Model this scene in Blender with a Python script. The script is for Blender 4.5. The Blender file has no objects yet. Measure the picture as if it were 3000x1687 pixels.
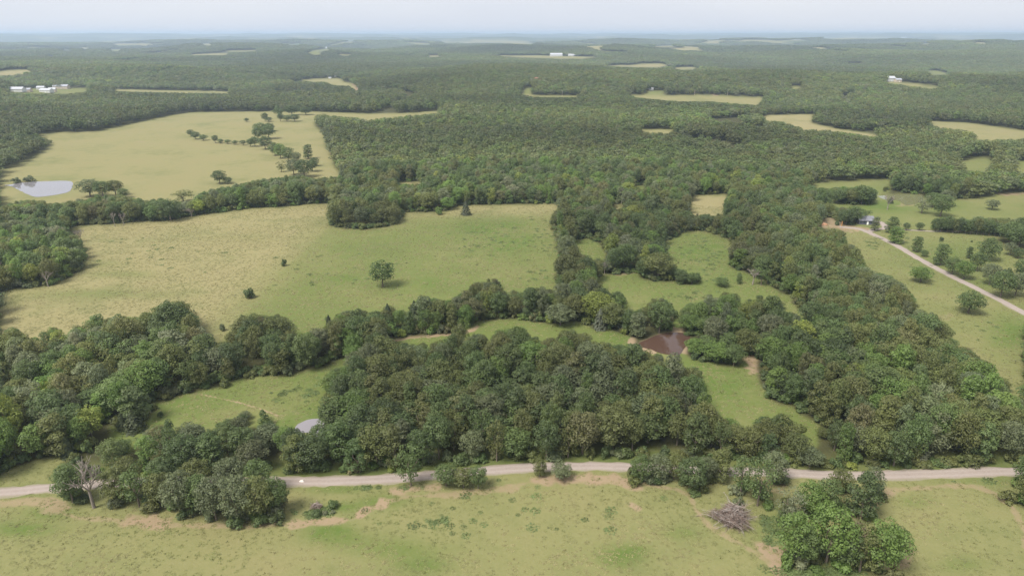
import bpy, math, random
import numpy as np
from mathutils import Vector, Matrix

sc = bpy.context.scene
C = sc.collection

# ------------------------------------------------------------------ camera, sky, sun, exposure
CAM_H, PITCH, FOC, CX, CY = 120.0, math.radians(20.39), 1717.3, 1288.0, 724.5   # FOC in units of a 2576 px wide frame
cam_d = bpy.data.cameras.new('camera'); cam = bpy.data.objects.new('camera', cam_d); C.objects.link(cam)
cam_d.sensor_width = 36; cam_d.lens = 24.0; cam_d.clip_start = 1; cam_d.clip_end = 90000
cam.location = (0, 0, CAM_H); cam.rotation_euler = (math.pi/2 - PITCH, 0, 0)
sc.camera = cam

SUN_EL, SUN_AZ = math.radians(56), math.radians(-52)       # light comes from the left and slightly from behind the camera
w = bpy.data.worlds.new("World"); sc.world = w; w.use_nodes = True
nt = w.node_tree; nt.nodes.clear()
sky = nt.nodes.new('ShaderNodeTexSky'); sky.sky_type = 'NISHITA'; sky.sun_disc = False
sky.sun_elevation = SUN_EL; sky.sun_rotation = math.radians(180) + SUN_AZ
sky.air_density = 1.0; sky.dust_density = 4.0; sky.ozone_density = 1.0
SKY = 0.10
bg = nt.nodes.new('ShaderNodeBackground'); bg.inputs['Strength'].default_value = SKY
mix = nt.nodes.new('ShaderNodeMix'); mix.data_type = 'RGBA'; mix.inputs['Factor'].default_value = 0.80   # thin even overcast over the clear sky
mix.inputs['B'].default_value = (7.45, 7.6, 8.0, 1)
out = nt.nodes.new('ShaderNodeOutputWorld')
nt.links.new(sky.outputs[0], mix.inputs['A']); nt.links.new(mix.outputs['Result'], bg.inputs['Color'])
wn = nt.nodes.new('ShaderNodeTexNoise'); wn.inputs['Scale'].default_value = 2.2; wn.inputs['Detail'].default_value = 5
wt = nt.nodes.new('ShaderNodeTexCoord'); wm = nt.nodes.new('ShaderNodeMapping'); wm.inputs['Scale'].default_value = (1, 1, 7)
wr = nt.nodes.new('ShaderNodeValToRGB'); wr.color_ramp.elements[0].position = .35; wr.color_ramp.elements[0].color = (6.5, 6.8, 7.5, 1)
wr.color_ramp.elements[1].position = .68; wr.color_ramp.elements[1].color = (7.1, 7.3, 7.75, 1)
nt.links.new(wt.outputs['Generated'], wm.inputs[0]); nt.links.new(wm.outputs[0], wn.inputs['Vector']); nt.links.new(wn.outputs['Fac'], wr.inputs[0]); nt.links.new(wr.outputs[0], mix.inputs['B'])
nt.links.new(bg.outputs[0], out.inputs['Surface'])

sl = bpy.data.lights.new('sun', 'SUN'); sl.energy = 4.6; sl.angle = math.radians(22); sl.color = (1.0, 0.955, 0.88)
so = bpy.data.objects.new('sun', sl); C.objects.link(so)
sdir = Vector((math.sin(SUN_AZ)*math.cos(SUN_EL), -math.cos(SUN_AZ)*math.cos(SUN_EL), math.sin(SUN_EL)))
so.rotation_euler = sdir.to_track_quat('Z', 'Y').to_euler(); so.location = sdir*400
sc.view_settings.view_transform = 'Standard'; sc.view_settings.look = 'None'
sc.view_settings.exposure = 0.5; sc.view_settings.gamma = 1.0; sc.view_settings.use_curve_mapping = False
sc.cycles.volume_bounces = 2; sc.cycles.max_bounces = 6; sc.cycles.diffuse_bounces = 3
HAZE_DENSITY = 9.2e-5

R = np.random.default_rng(7)

# ------------------------------------------------------------------ terrain and projection
PONDS_PX = {
 'left':  [(8,467),(60,460),(110,457),(178,457),(177,480),(150,489),(100,496),(78,493),(50,480),(30,470)],
 'brown': [(1608,863),(1640,849),(1668,839),(1700,836),(1735,842),(1732,862),(1718,883),(1708,892),(1686,893),(1662,889),(1640,880),(1616,874)],
 'small': [(740,1080),(748,1067),(771,1057),(800,1052),(822,1062),(826,1090),(812,1104),(780,1104),(752,1094)],
 'far':   [(2207,494),(2255,490),(2315,490),(2320,505),(2300,514),(2278,516),(2258,505),(2225,502)],
}
def hashn(ix, iy, s):
    h = (ix*374761393 + iy*668265263 + s*974711) & 0xffffffff
    h = ((h ^ (h >> 13))*1274126177) & 0xffffffff
    return ((h ^ (h >> 16)) & 0xffff)/65535.0
def vnoise(x, y, s=0):
    x = np.asarray(x, float); y = np.asarray(y, float)
    ix = np.floor(x).astype(np.int64); iy = np.floor(y).astype(np.int64)
    fx = x-ix; fy = y-iy; fx = fx*fx*(3-2*fx); fy = fy*fy*(3-2*fy)
    a = hashn(ix, iy, s); b = hashn(ix+1, iy, s); c = hashn(ix, iy+1, s); d = hashn(ix+1, iy+1, s)
    return (a*(1-fx)+b*fx)*(1-fy)+(c*(1-fx)+d*fx)*fy - 0.5
def sstep(a, b, x):
    t = np.clip((x-a)/(b-a), 0, 1); return t*t*(3-2*t)
PONDC = []
def terr(x, y):
    x = np.asarray(x, float); y = np.asarray(y, float)
    r = np.hypot(x, y)
    z = 1.6*vnoise(x/95, y/95, 1)*sstep(220, 420, r) + 0.5*vnoise(x/34, y/34, 2)*sstep(60, 200, r)
    z = z + sstep(600, 1700, r)*(44*vnoise(x/560+3, y/420, 3) + 7*vnoise(x/170, y/140, 4) + 5)
    z = z + sstep(2000, 5200, r)*(84*vnoise(x/1700+9, y/1250, 5) + 16*vnoise(x/520, y/420, 6) + 14)
    ridge = sstep(13500, 17500, r)*(62 + 40*vnoise(x/5200+2, 7.3, 8) + 14*vnoise(x/1500, r/5000., 9))
    ridge = ridge + sstep(20500, 24000, r)*(36 + 44*vnoise(x/7000+5, 3.1, 12))
    z = z + ridge
    for (px, py, pr) in PONDC:
        k = sstep(pr*1.1, pr*2.6+12, np.hypot(x-px, y-py)); z = z*k
    return np.clip(z, -14.0, 150.0)
cp, sp = math.cos(PITCH), math.sin(PITCH)
def project(x, y, z):
    dz = np.asarray(z)-CAM_H
    zc = y*cp - dz*sp; yc = y*sp + dz*cp
    zc = np.where(zc < 1, 1e9, zc)
    return CX + FOC*x/zc, CY - FOC*yc/zc
def at(px, py):
    """pixel of the 2576 px wide overview -> point on the ground"""
    px = np.atleast_1d(np.asarray(px, float)); py = np.atleast_1d(np.asarray(py, float))
    a = (px-CX)/FOC; b = (CY-py)/FOC
    dx = a; dy = cp + b*sp; dz = -sp + b*cp
    tf = CAM_H*.95/np.maximum(-dz, 1e-3); t = np.where((tf*dy < 600) & (dz < 0), tf, 60.0); done = np.zeros(px.shape, bool); res = t.copy()
    for i in range(900 if t.min() < 100 or tf.max()*1.2 > 600 else 40):
        h = CAM_H + dz*t - terr(dx*t, dy*t)
        newly = (~done) & (h <= 0); res[newly] = t[newly]; done |= newly
        t = np.where(done, t, t*1.0075)   # march outwards until the ray meets the ground
        if done.all() or t.max() > 40000: break
    lo = res/1.0075; hi = res.copy()
    for i in range(14):
        m = (lo+hi)/2; h = CAM_H + dz*m - terr(dx*m, dy*m)
        lo = np.where(h > 0, m, lo); hi = np.where(h > 0, hi, m)
    X = dx*hi; Y = dy*hi
    return X, Y, terr(X, Y)
_c = []
for k, p in PONDS_PX.items():
    q = np.array(p); X, Y, Z = at(q[:, 0], q[:, 1]); c = (X.mean(), Y.mean()); _c.append((c[0], c[1], max(np.hypot(X-c[0], Y-c[1]))))
PONDC.extend(_c)

# ------------------------------------------------------------------ where the ground is open (outlines on the ground, as overview pixels)
# kinds: H hay, D dry straw, P parcel pasture, S south pasture, E green pasture
OPEN = [
 ('H', [(0,430),(25,420),(82,397),(125,372),(134,356),(120,345),(70,341),(112,340),(160,331),(175,335),(207,331),(245,330),(310,316),(375,302),(425,291),(475,283),(550,282),(644,281),(784,281),(939,287),(1034,284),(1104,278),(1104,284),(969,295),(889,295),(834,289),(794,289),(791,318),(800,322),(818,340),(819,366),(834,391),(841,419),(861,443),(800,448),(740,440),(700,446),(644,452),(600,462),(585,468),(540,474),(502,487),(490,505),(435,508),(400,498),(375,502),(355,500),(322,494),(300,490),(235,495),(215,500),(175,506),(120,512),(90,503),(62,502),(30,510),(0,517)]),
 ('L', [(175,573),(225,565),(287,565),(357,556),(412,557),(455,550),(500,542),(575,532),(644,522),(694,521),(769,516),(831,512),(824,545),(826,565),(844,571),(869,576),(919,577),(969,572),(1000,562),(1014,540),(1020,533),(1069,534),(1124,532),(1134,522),(1179,517),(1288,513),(1413,513),(1396,530),(1388,542),(1385,562),(1388,577),(1396,597),(1396,620),(1408,632),(1403,650),(1394,670),(1394,695),(1403,720),(1415,732),(1400,737),(1373,720),(1350,721),(1288,727),(1279,748),(1261,712),(1244,700),(1194,708),(1181,722),(1144,748),(1069,750),(1049,756),(1034,766),(1019,783),(994,778),(974,756),(959,781),(936,773),(869,781),(844,796),(834,786),(816,793),(810,826),(784,833),(761,838),(739,831),(734,818),(714,792),(644,788),(620,786),(590,802),(560,862),(548,866),(545,853),(532,833),(512,812),(490,788),(462,760),(440,752),(400,768),(385,783),(355,785),(337,795),(240,793),(200,810),(180,835),(157,823),(120,818),(100,835),(65,853),(60,830),(25,825),(0,838),(0,732),(62,725),(125,720),(165,700),(207,677),(212,662),(220,625),(190,592)]),
 ('P', [(462,989),(487,988),(525,976),(542,973),(562,976),(590,955),(637,946),(689,944),(724,949),(744,941),(784,929),(819,926),(839,911),(869,900),(876,903),(851,921),(824,940),(806,970),(804,993),(801,1025),(799,1043),(794,1053),(771,1058),(744,1068),(737,1078),(694,1078),(681,1043),(650,1032),(600,1030),(595,1045),(547,1065),(510,1068),(487,1063),(437,1060),(405,1062),(375,1072),(330,1086),(300,1103),(275,1086),(268,1071),(300,1074),(362,1062),(385,1030),(378,1015),(395,1008),(430,1006)]),
 ('S', [(0,1183),(50,1171),(100,1156),(155,1143),(180,1146),(160,1160),(145,1176),(140,1208),(127,1218),(0,1229)]),
 ('P', [(969,858),(1044,847),(1126,838),(1169,829),(1196,811),(1240,806),(1288,803),(1330,806),(1388,817),(1448,808),(1468,813),(1495,826),(1538,831),(1575,843),(1598,851),(1600,863),(1583,867),(1533,866),(1493,852),(1480,838),(1438,824),(1405,842),(1395,852),(1333,845),(1322,825),(1288,817),(1264,821),(1244,836),(1209,836),(1150,836),(1119,853),(1060,863),(974,864)]),
 ('P', [(1698,890),(1718,884),(1730,896),(1763,907),(1813,917),(1838,923),(1863,919),(1872,893),(1898,889),(1908,906),(1905,931),(1910,966),(1928,981),(1935,1003),(1952,1013),(1995,1022),(2020,1046),(2052,1063),(2072,1069),(2056,1085),(2050,1106),(2047,1121),(2022,1115),(2027,1076),(2010,1050),(1990,1038),(1960,1032),(1935,1046),(1905,1052),(1860,1055),(1820,1046),(1800,1018),(1775,996),(1772,966),(1750,926),(1720,908),(1690,896)]),
 ('P', [(1688,600),(1725,582),(1763,580),(1803,592),(1838,605),(1845,625),(1838,637),(1830,657),(1838,675),(1863,680),(1920,704),(1945,722),(1965,740),(1988,740),(2000,768),(2032,798),(2010,800),(1985,775),(1955,752),(1920,738),(1898,748),(1875,757),(1850,737),(1788,737),(1770,755),(1728,762),(1716,790),(1718,826),(1690,832),(1697,800),(1694,770),(1680,750),(1655,748),(1630,765),(1600,778),(1575,770),(1570,732),(1533,735),(1510,715),(1500,707),(1500,697),(1518,690),(1560,690),(1608,686),(1610,701),(1650,708),(1700,708),(1713,716),(1757,715),(1763,695),(1748,685),(1715,676),(1690,672),(1685,660),(1688,650),(1683,630),(1660,622)]),
 ('P', [(1448,600),(1488,602),(1508,612),(1523,637),(1523,650),(1488,647),(1458,637),(1448,612)]),
 ('P', [(1585,468),(1623,466),(1623,477),(1598,474)]), ('D', [(1540,514),(1568,512),(1565,522),(1543,525)]),
 ('D', [(1738,492),(1835,487),(1820,507),(1818,520),(1828,538),(1733,538)]),
 ('D', [(999,456),(1069,458),(1060,463),(1005,462)]),
 ('E', [(2120,577),(2160,578),(2576,790),(2576,985),(2560,993),(2555,981),(2532,953),(2497,931),(2482,906),(2445,878),(2422,858),(2390,848),(2390,838),(2382,811),(2357,791),(2322,773),(2302,762),(2290,737),(2270,712),(2245,697),(2232,685),(2195,682),(2167,650),(2157,625),(2132,610)]),
 ('E', [(2160,578),(2200,574),(2345,578),(2420,583),(2512,590),(2516,613),(2555,627),(2600,640),(2600,800),(2532,765)]),
 ('G', [(2037,462),(2100,457),(2240,451),(2242,466),(2200,473),(2110,470),(2065,475)]),
 ('G', [(2077,497),(2110,510),(2144,516),(2197,512),(2205,492),(2315,489),(2322,494),(2330,502),(2395,502),(2445,500),(2492,490),(2600,486),(2600,550),(2517,547),(2457,542),(2420,550),(2375,552),(2345,562),(2342,577),(2345,583),(2200,582),(2150,580),(2145,566),(2172,545),(2160,525),(2100,520)]),
 ('G', [(2417,406),(2475,396),(2500,405),(2482,430),(2430,428)]), ('G', [(2555,406),(2600,400),(2600,440),(2560,430)]),
 ('S', [(2066,553),(2085,548),(2108,556),(2135,566),(2170,580),(2120,579),(2068,573)]),
 # far clearings
 ('G', [(160,224),(190,221),(222,222),(220,229),(165,236),(60,234),(20,232),(30,222)]), ('H', [(285,225),(400,227),(575,230),(575,235),(400,232),(285,229)]),
 ('D', [(-20,181),(0,179),(50,175),(87,176),(60,185),(-20,190)]), ('H', [(475,138),(555,134),(575,134),(572,139),(480,140)]),
 ('G', [(270,125),(312,124),(292,131)]), ('D', [(275,111),(373,110),(372,114),(300,116)]), ('H', [(95,94.5),(190,96),(175,98.5),(107,98)]),
 ('D', [(195,119),(227,122),(215,127)]), ('D', [(152,125),(185,126),(180,129),(155,128)]), ('D', [(505,111),(537,112),(530,115.5),(507,114)]), ('D', [(105,141),(140,141),(138,143.5)]),
 ('H', [(759,201),(819,197),(861,198),(866,207),(889,211),(903,226),(896,229),(879,216),(836,214),(814,205),(784,206)]),
 ('G', [(771,134),(784,127),(829,122),(831,127),(804,131),(809,139),(784,138)]), ('H', [(1104,105),(1174,105),(1219,101),(1288,102),(1300,110),(1219,109),(1119,109)]),
 ('D', [(1074,140),(1109,140),(1109,144),(1079,144)]), ('H', [(1014,106),(1084,110),(1084,113),(1044,113)]), ('H', [(844,136),(889,138),(880,141),(860,140.5)]),
 ('H', [(1226,139),(1288,140),(1358,140),(1388,141),(1513,143.5),(1463,149),(1413,149),(1350,147),(1288,144)]),
 ('D', [(1518,165),(1583,164),(1613,160),(1663,160),(1685,165),(1658,171),(1588,170),(1538,167)]), ('H', [(1685,172),(1713,169),(1750,169),(1753,176),(1713,177)]),
 ('H', [(1578,239),(1623,238),(1672,240),(1788,239),(1920,245),(1908,264),(1863,261),(1775,254),(1713,255),(1650,250),(1610,245)]), ('G', [(1623,240),(1625,230),(1670,228),(1672,240)]),
 ('G', [(1313,236),(1320,222),(1338,220),(1335,231),(1333,240)]), ('H', [(1300,240),(1358,240),(1458,241),(1455,244.5),(1358,244)]), ('H', [(1598,326),(1698,325),(1688,333),(1638,333)]),
 ('H', [(1288,103),(1345,109),(1330,113),(1288,111)]), ('D', [(1920,290),(2047,287),(2040,309),(2107,324),(2157,331),(2222,342),(2192,342),(2082,326),(2032,324),(2000,316),(1975,306),(1925,302)]),
 ('H', [(2332,305),(2432,309),(2507,319),(2600,332),(2600,346),(2520,349),(2495,351),(2460,351),(2445,331),(2407,324),(2377,321),(2347,315)]),
 ('G', [(2330,178),(2357,178),(2395,188),(2345,190)]), ('H', [(2227,208),(2242,201),(2262,206),(2307,211),(2362,218),(2345,223),(2282,214),(2252,210)]),
 ('H', [(1990,216),(2017,217),(2015,223),(1990,223)]), ('H', [(1932,104.5),(2007,101),(2040,102),(1982,106.5)]), ('H', [(2060,97),(2180,94),(2270,95),(2200,99),(2100,100)]),
 ('H', [(560,128),(640,126),(650,130),(580,132)]), ('D', [(700,112),(760,110),(750,114)]), ('D', [(1620,118),(1700,116),(1690,120)]), ('D', [(2290,112),(2350,110),(2340,113)]),
]
GROUPS = [('M', [(600,1228),(0,1252)])]
def inpoly(px, py, poly):
    p = np.asarray(poly, float); x0, y0 = p.min(0); x1, y1 = p.max(0)
    m = (px >= x0) & (px <= x1) & (py >= y0) & (py <= y1); idx = np.nonzero(m)[0]
    if len(idx) == 0: return m
    X = px[idx]; Y = py[idx]; ins = np.zeros(len(idx), bool); n = len(p)
    for i in range(n):
        xa, ya = p[i]; xb, yb = p[(i+1) % n]
        if ya == yb: continue
        c = ((ya > Y) != (yb > Y)) & (X < (xb-xa)*(Y-ya)/(yb-ya)+xa); ins ^= c
    m[:] = False; m[idx] = ins
    return m
ROAD = [(-260,1252),(0,1239),(125,1228),(245,1218),(400,1211),(560,1213),(716,1211),(850,1210),(994,1203),(1070,1197),(1180,1187),(1288,1179),(1400,1174),(1500,1172.5),(1610,1176),(1720,1182),(1840,1186),(1932,1188),(2107,1196),(2207,1196),(2357,1192),(2470,1188),(2532,1186),(2700,1192),(2900,1200)]
def south(px, py):
    """below the near road everything is pasture"""
    r = np.array(ROAD, float)
    return (py > np.interp(px, r[:, 0], r[:, 1])-2)
SLIVER = [(743,1078),(750,1067),(771,1058),(790,1055),(786,1070),(788,1084),(765,1080)]
def kind_at(px, py):
    k = np.zeros(len(px), int)
    tags = {'H':1,'D':2,'P':3,'S':4,'E':5,'L':6,'G':7}
    for t, poly in OPEN:
        k[inpoly(px, py, poly)] = tags[t]
    k[south(px, py)] = 4
    for n, p in PONDS_PX.items(): k[inpoly(px, py, SLIVER if n == 'small' else p)] = 8
    return k
PARCEL = [(854,549),(1885,542),(2268,1178),(1463,1157),(1035,1183),(287,1197),(676,712)]

# dirt tracks and bare spots: (pixels, half width in metres, strength)
TRACKS = [
 ([(-40,1258),(30,1262),(90,1262),(125,1275),(150,1290),(200,1302),(260,1306),(330,1312),(420,1320),(520,1322),(620,1324),(700,1320),(790,1316),(870,1310),(920,1292),(960,1272),(985,1258),(1040,1248),(1120,1243),(1200,1236),(1280,1222),(1350,1213),(1440,1206),(1530,1206),(1620,1216),(1700,1230),(1735,1245),(1750,1280),(1770,1308),(1805,1336),(1850,1362),(1900,1390),(1935,1412),(1965,1450),(1980,1500)], 1.0, .55),
 ([(1350,1211),(1440,1204),(1530,1205),(1590,1213)], 2.6, .75), ([(330,1308),(360,1308),(400,1316)], 2.4, .7), ([(900,1293),(955,1270),(962,1262)], 1.8, 1.0), ([(740,1318),(800,1314),(870,1308)], 1.6, .7),
 ([(20,1262),(120,1258),(150,1283)], 2.2, .6), ([(985,1232),(1010,1236),(1030,1228),(1090,1226)], 1.8, .7), ([(1110,1246),(1200,1240),(1290,1228)], 1.5, .55),
 ([(2193,1268),(2196,1252),(2215,1238),(2280,1228),(2360,1223),(2440,1222),(2500,1238),(2545,1275),(2575,1320),(2590,1380)], 1.3, .55),
 ([(2270,1350),(2280,1375),(2270,1410),(2245,1450),(2230,1490)], 1.6, .6), ([(1932,1380),(1960,1405),(1995,1430),(2030,1470)], 3.0, .9), ([(2200,1252),(2240,1240)], 2.4, .7),
 ([(1590,1272),(1600,1276)], 1.4, .8), ([(1935,1210),(1945,1225)], 3, .5),
 ([(496,990),(545,1000),(600,1012),(660,1030),(700,1046)], .35, .8),
 ([(1600,863),(1612,852),(1645,845),(1668,834),(1700,831),(1745,836)], 3.4, 1.0), ([(1735,862),(1722,884)], 2.0, .8), ([(1616,876),(1640,884)], 1.8, .9), ([(1905,931),(1900,915),(1895,900)], 4, .8),
 ([(969,860),(1030,849),(1126,841),(1190,830),(1200,822)], 1.6, .85), ([(0,468),(30,466),(60,459),(110,456)], 4, .5), ([(178,482),(150,492),(100,499)], 4, .3),
 ([(2068,566),(2080,560),(2100,566),(2130,572),(2155,574)], 7, 1.0), ([(2072,556),(2095,562),(2125,570)], 9, 1.0),
 ([(1555,690),(1585,687),(1600,684)], 1.5, .8), ([(889,211),(898,221),(903,230)], 6, .9), ([(2520,489),(2560,487),(2600,487)], 7, .8), ([(1790,229),(1795,235),(1800,240)], 6, 1.),
 ([(1219,110),(1228,104)], 30, .9), ([(340,357),(360,357)], 5, .5), ([(255,381),(275,381)], 4, .4), ([(2260,770),(2275,775)], 3, .5), ([(2355,797),(2390,795)], 4, .4),
 ([(1820,590),(1850,596)], 4, .5), ([(874,572),(930,577)], 1.6, .9), ([(2290,512),(2270,518)], 5, .5), ([(1745,740),(1780,745)], 4, .3),
]
LUSH = [((1290,590),60,26,.9),((1210,575),70,14,.8),((1180,640),60,22,.6),((1280,620),50,18,.7),((840,1350),90,22,.9),((830,1330),60,14,.7),((960,1260),60,16,1.0),((860,1275),60,12,.9),((1000,1380),120,26,.6),((1060,1420),70,20,.8),((1560,1400),55,26,.9),((1600,1385),30,14,.7),((50,1330),90,18,.9),((120,1290),60,12,.8),((60,1250),60,6,.6),
 ((850,1230),90,7,1.0),((1450,1180),40,10,.4),((2295,1262),40,10,.6),((2420,1420),60,16,.5),((1850,700),40,12,.4),((870,700),50,10,.4),((1090,712),40,12,.5),((1720,1340),50,16,.5),((2050,1440),110,20,1.0),((1940,1330),60,50,.6),((2500,1210),120,10,.5),((300,690),90,8,.6),((240,740),200,12,.5),((250,665),60,8,.7),((620,600),140,10,.2),((2540,840),60,50,.7),((2470,720),70,30,.4),((2400,640),120,30,.5),((1750,640),60,18,.6),((1800,625),40,14,.6),((1820,960),60,40,.5),((2210,520),100,20,.5),((460,1010),60,10,.3),((700,1000),60,14,-.2)]
def polyline_dist(X, Y, pts):
    d = np.full(X.shape, 1e9)
    for (x0, y0), (x1, y1) in zip(pts[:-1], pts[1:]):
        vx, vy = x1-x0, y1-y0; L = vx*vx+vy*vy+1e-9
        t = np.clip(((X-x0)*vx+(Y-y0)*vy)/L, 0, 1)
        d = np.minimum(d, np.hypot(X-x0-t*vx, Y-y0-t*vy))
    return d

# ------------------------------------------------------------------ helpers
def mesh_from(name, verts, faces, mat=None, smooth=False):
    me = bpy.data.meshes.new(name)
    verts = np.asarray(verts, dtype=np.float32).reshape(-1, 3)
    if isinstance(faces, np.ndarray):
        nv, k = len(verts), faces.shape[1]
        me.vertices.add(nv); me.vertices.foreach_set('co', verts.ravel())
        me.loops.add(faces.size); me.loops.foreach_set('vertex_index', faces.ravel().astype(np.int32))
        me.polygons.add(len(faces)); me.polygons.foreach_set('loop_start', np.arange(0, faces.size, k, dtype=np.int32))
        me.polygons.foreach_set('loop_total', np.full(len(faces), k, dtype=np.int32))
        me.update(calc_edges=True)
    else:
        me.from_pydata([tuple(v) for v in verts], [], faces); me.update()
    if smooth: me.polygons.foreach_set('use_smooth', np.ones(len(me.polygons), bool))
    if mat: me.materials.append(mat)
    return me
def put(name, me, parent=None, loc=(0, 0, 0), rz=0, s=(1, 1, 1)):
    o = bpy.data.objects.new(name, me); C.objects.link(o); o.location = loc; o.rotation_euler = (0, 0, rz); o.scale = s
    if parent: o.parent = parent
    return o
def tag(o, label=None, cat=None, group=None, kind=None):
    if label: o['label'] = label
    if cat: o['category'] = cat
    if group: o['group'] = group
    if kind: o['kind'] = kind
    return o
def thing(name, loc, label, cat, group=None, rz=0, s=(1, 1, 1)):
    return tag(put(name, None, None, loc, rz, s), label, cat, group)
def mat(name, rough=0.85):
    m = bpy.data.materials.new(name); m.use_nodes = True
    b = m.node_tree.nodes['Principled BSDF']; b.inputs['Roughness'].default_value = rough
    b.inputs['Specular IOR Level'].default_value = 0.25
    return m, m.node_tree, b
def N(nt, t, **kw):
    n = nt.nodes.new(t)
    for k, v in kw.items(): setattr(n, k, v)
    return n
def noise(nt, scale, detail=4, rough=.6, vec=None):
    n = N(nt, 'ShaderNodeTexNoise'); n.inputs['Scale'].default_value = scale; n.inputs['Detail'].default_value = detail; n.inputs['Roughness'].default_value = rough
    if vec is None: vec = N(nt, 'ShaderNodeTexCoord').outputs['Object']
    nt.links.new(vec, n.inputs['Vector']); return n.outputs['Fac']
def ramp(nt, fac, stops):
    r = N(nt, 'ShaderNodeValToRGB'); e = r.color_ramp.elements
    e[0].position = stops[0][0]; e[0].color = (*stops[0][1], 1); e[1].position = stops[-1][0]; e[1].color = (*stops[-1][1], 1)
    for p, c in stops[1:-1]:
        k = e.new(p); k.color = (*c, 1)
    nt.links.new(fac, r.inputs[0]); return r.outputs[0]
def mixc(nt, f, a, b, mode='MIX'):
    m = N(nt, 'ShaderNodeMix', data_type='RGBA', blend_type=mode)
    for s, v in (('Factor', f), ('A', a), ('B', b)):
        i = m.inputs[s]
        if isinstance(v, (int, float)): i.default_value = v
        elif isinstance(v, tuple): i.default_value = (*v, 1)
        else: nt.links.new(v, i)
    return m.outputs['Result']
def mathn(nt, op, a, b=None, clamp=False):
    m = N(nt, 'ShaderNodeMath', operation=op); m.use_clamp = clamp
    for i, v in enumerate((a, b)):
        if v is None: continue
        if isinstance(v, (int, float)): m.inputs[i].default_value = v
        else: nt.links.new(v, m.inputs[i])
    return m.outputs[0]
def simple_mat(name, col, var=.25, scale=3., rough=.85):
    m, t, b = mat(name, rough)
    c = ramp(t, noise(t, scale, 4), [(.3, tuple(x*(1-var) for x in col)), (.7, tuple(min(1, x*(1+var)) for x in col))])
    t.links.new(c, b.inputs['Base Color']); return m

# ------------------------------------------------------------------ materials
def ground_material():
    m, t, b = mat('pasture_ground', .95); b.inputs['Specular IOR Level'].default_value = 0.08
    cov = N(t, 'ShaderNodeAttribute', attribute_name='cover'); sep = N(t, 'ShaderNodeSeparateColor'); t.links.new(cov.outputs['Color'], sep.inputs[0])
    dry, lush, dirt = sep.outputs[0], sep.outputs[1], sep.outputs[2]  # in the left field dry and lush also carry the painted pale veil
    wood = N(t, 'ShaderNodeAttribute', attribute_name='wooded').outputs['Fac']
    far = N(t, 'ShaderNodeAttribute', attribute_name='remote').outputs['Fac']
    tc = N(t, 'ShaderNodeTexCoord').outputs['Object']
    mp = N(t, 'ShaderNodeMapping'); mp.inputs['Scale'].default_value = (1, 1, 0); t.links.new(tc, mp.inputs[0]); tc = mp.outputs[0]
    n60 = noise(t, 1/55, 5, .55, tc); n8 = noise(t, 1/9, 5, .62, tc); n1 = noise(t, 1/1.7, 5, .7, tc); n03 = noise(t, 1.7, 4, .75, tc)
    mid = mixc(t, dry, (.122,.134,.043), (.225,.196,.098))
    base = mixc(t, mathn(t, 'MULTIPLY', lush, mathn(t, 'ADD', .55, mathn(t, 'MULTIPLY', n8, .9)), True), mid, (.080,.118,.026))
    # patches of dry and fresh grass
    f = mathn(t, 'MULTIPLY', mathn(t, 'SUBTRACT', n60, .5), 2.2); f = mathn(t, 'ADD', f, mathn(t, 'MULTIPLY', mathn(t, 'SUBTRACT', n8, .5), 1.5))
    pos = mathn(t, 'MAXIMUM', f, 0.0); neg = mathn(t, 'MAXIMUM', mathn(t, 'MULTIPLY', f, -1.0), 0.0)
    c = mixc(t, mathn(t, 'MULTIPLY', pos, .75, True), base, (.205,.172,.085)); c = mixc(t, mathn(t, 'MULTIPLY', neg, .8, True), c, (.082,.106,.034))
    # tufts
    tf = mathn(t, 'MULTIPLY', mathn(t, 'SUBTRACT', n1, .47), 2.4); tf2 = mathn(t, 'MULTIPLY', mathn(t, 'SUBTRACT', n03, .5), 1.6)
    c = mixc(t, mathn(t, 'MULTIPLY', mathn(t, 'MAXIMUM', mathn(t, 'MULTIPLY', mathn(t, 'ADD', tf, tf2), -1.0), 0.0), .34, True), c, (.066,.084,.027))
    c = mixc(t, mathn(t, 'MULTIPLY', mathn(t, 'MAXIMUM', mathn(t, 'ADD', tf, tf2), 0.0), .28, True), c, (.235,.21,.112))
    dm = mathn(t, 'SUBTRACT', mathn(t, 'MULTIPLY', dirt, 1.7), mathn(t, 'MULTIPLY', n1, .9)); dm = mathn(t, 'MULTIPLY', dm, 1.25, True)
    c = mixc(t, dm, c, mixc(t, n8, (.225,.155,.100), (.25,.20,.125)))
    fl = mixc(t, n1, (.030,.034,.014), (.075,.070,.032))
    fcan = ramp(t, noise(t, 1/60, 6, .75, tc), [(.3,(.030,.045,.022)),(.7,(.080,.105,.045))])
    fl = mixc(t, far, fl, fcan)
    c = mixc(t, wood, c, fl)
    t.links.new(c, b.inputs['Base Color'])
    bp = N(t, 'ShaderNodeBump'); bp.inputs['Distance'].default_value = .35; bp.inputs['Strength'].default_value = .5
    h = mathn(t, 'ADD', mathn(t, 'MULTIPLY', n1, .8), mathn(t, 'MULTIPLY', n03, .45))
    t.links.new(h, bp.inputs['Height']); t.links.new(bp.outputs[0], b.inputs['Normal'])
    return m
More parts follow.
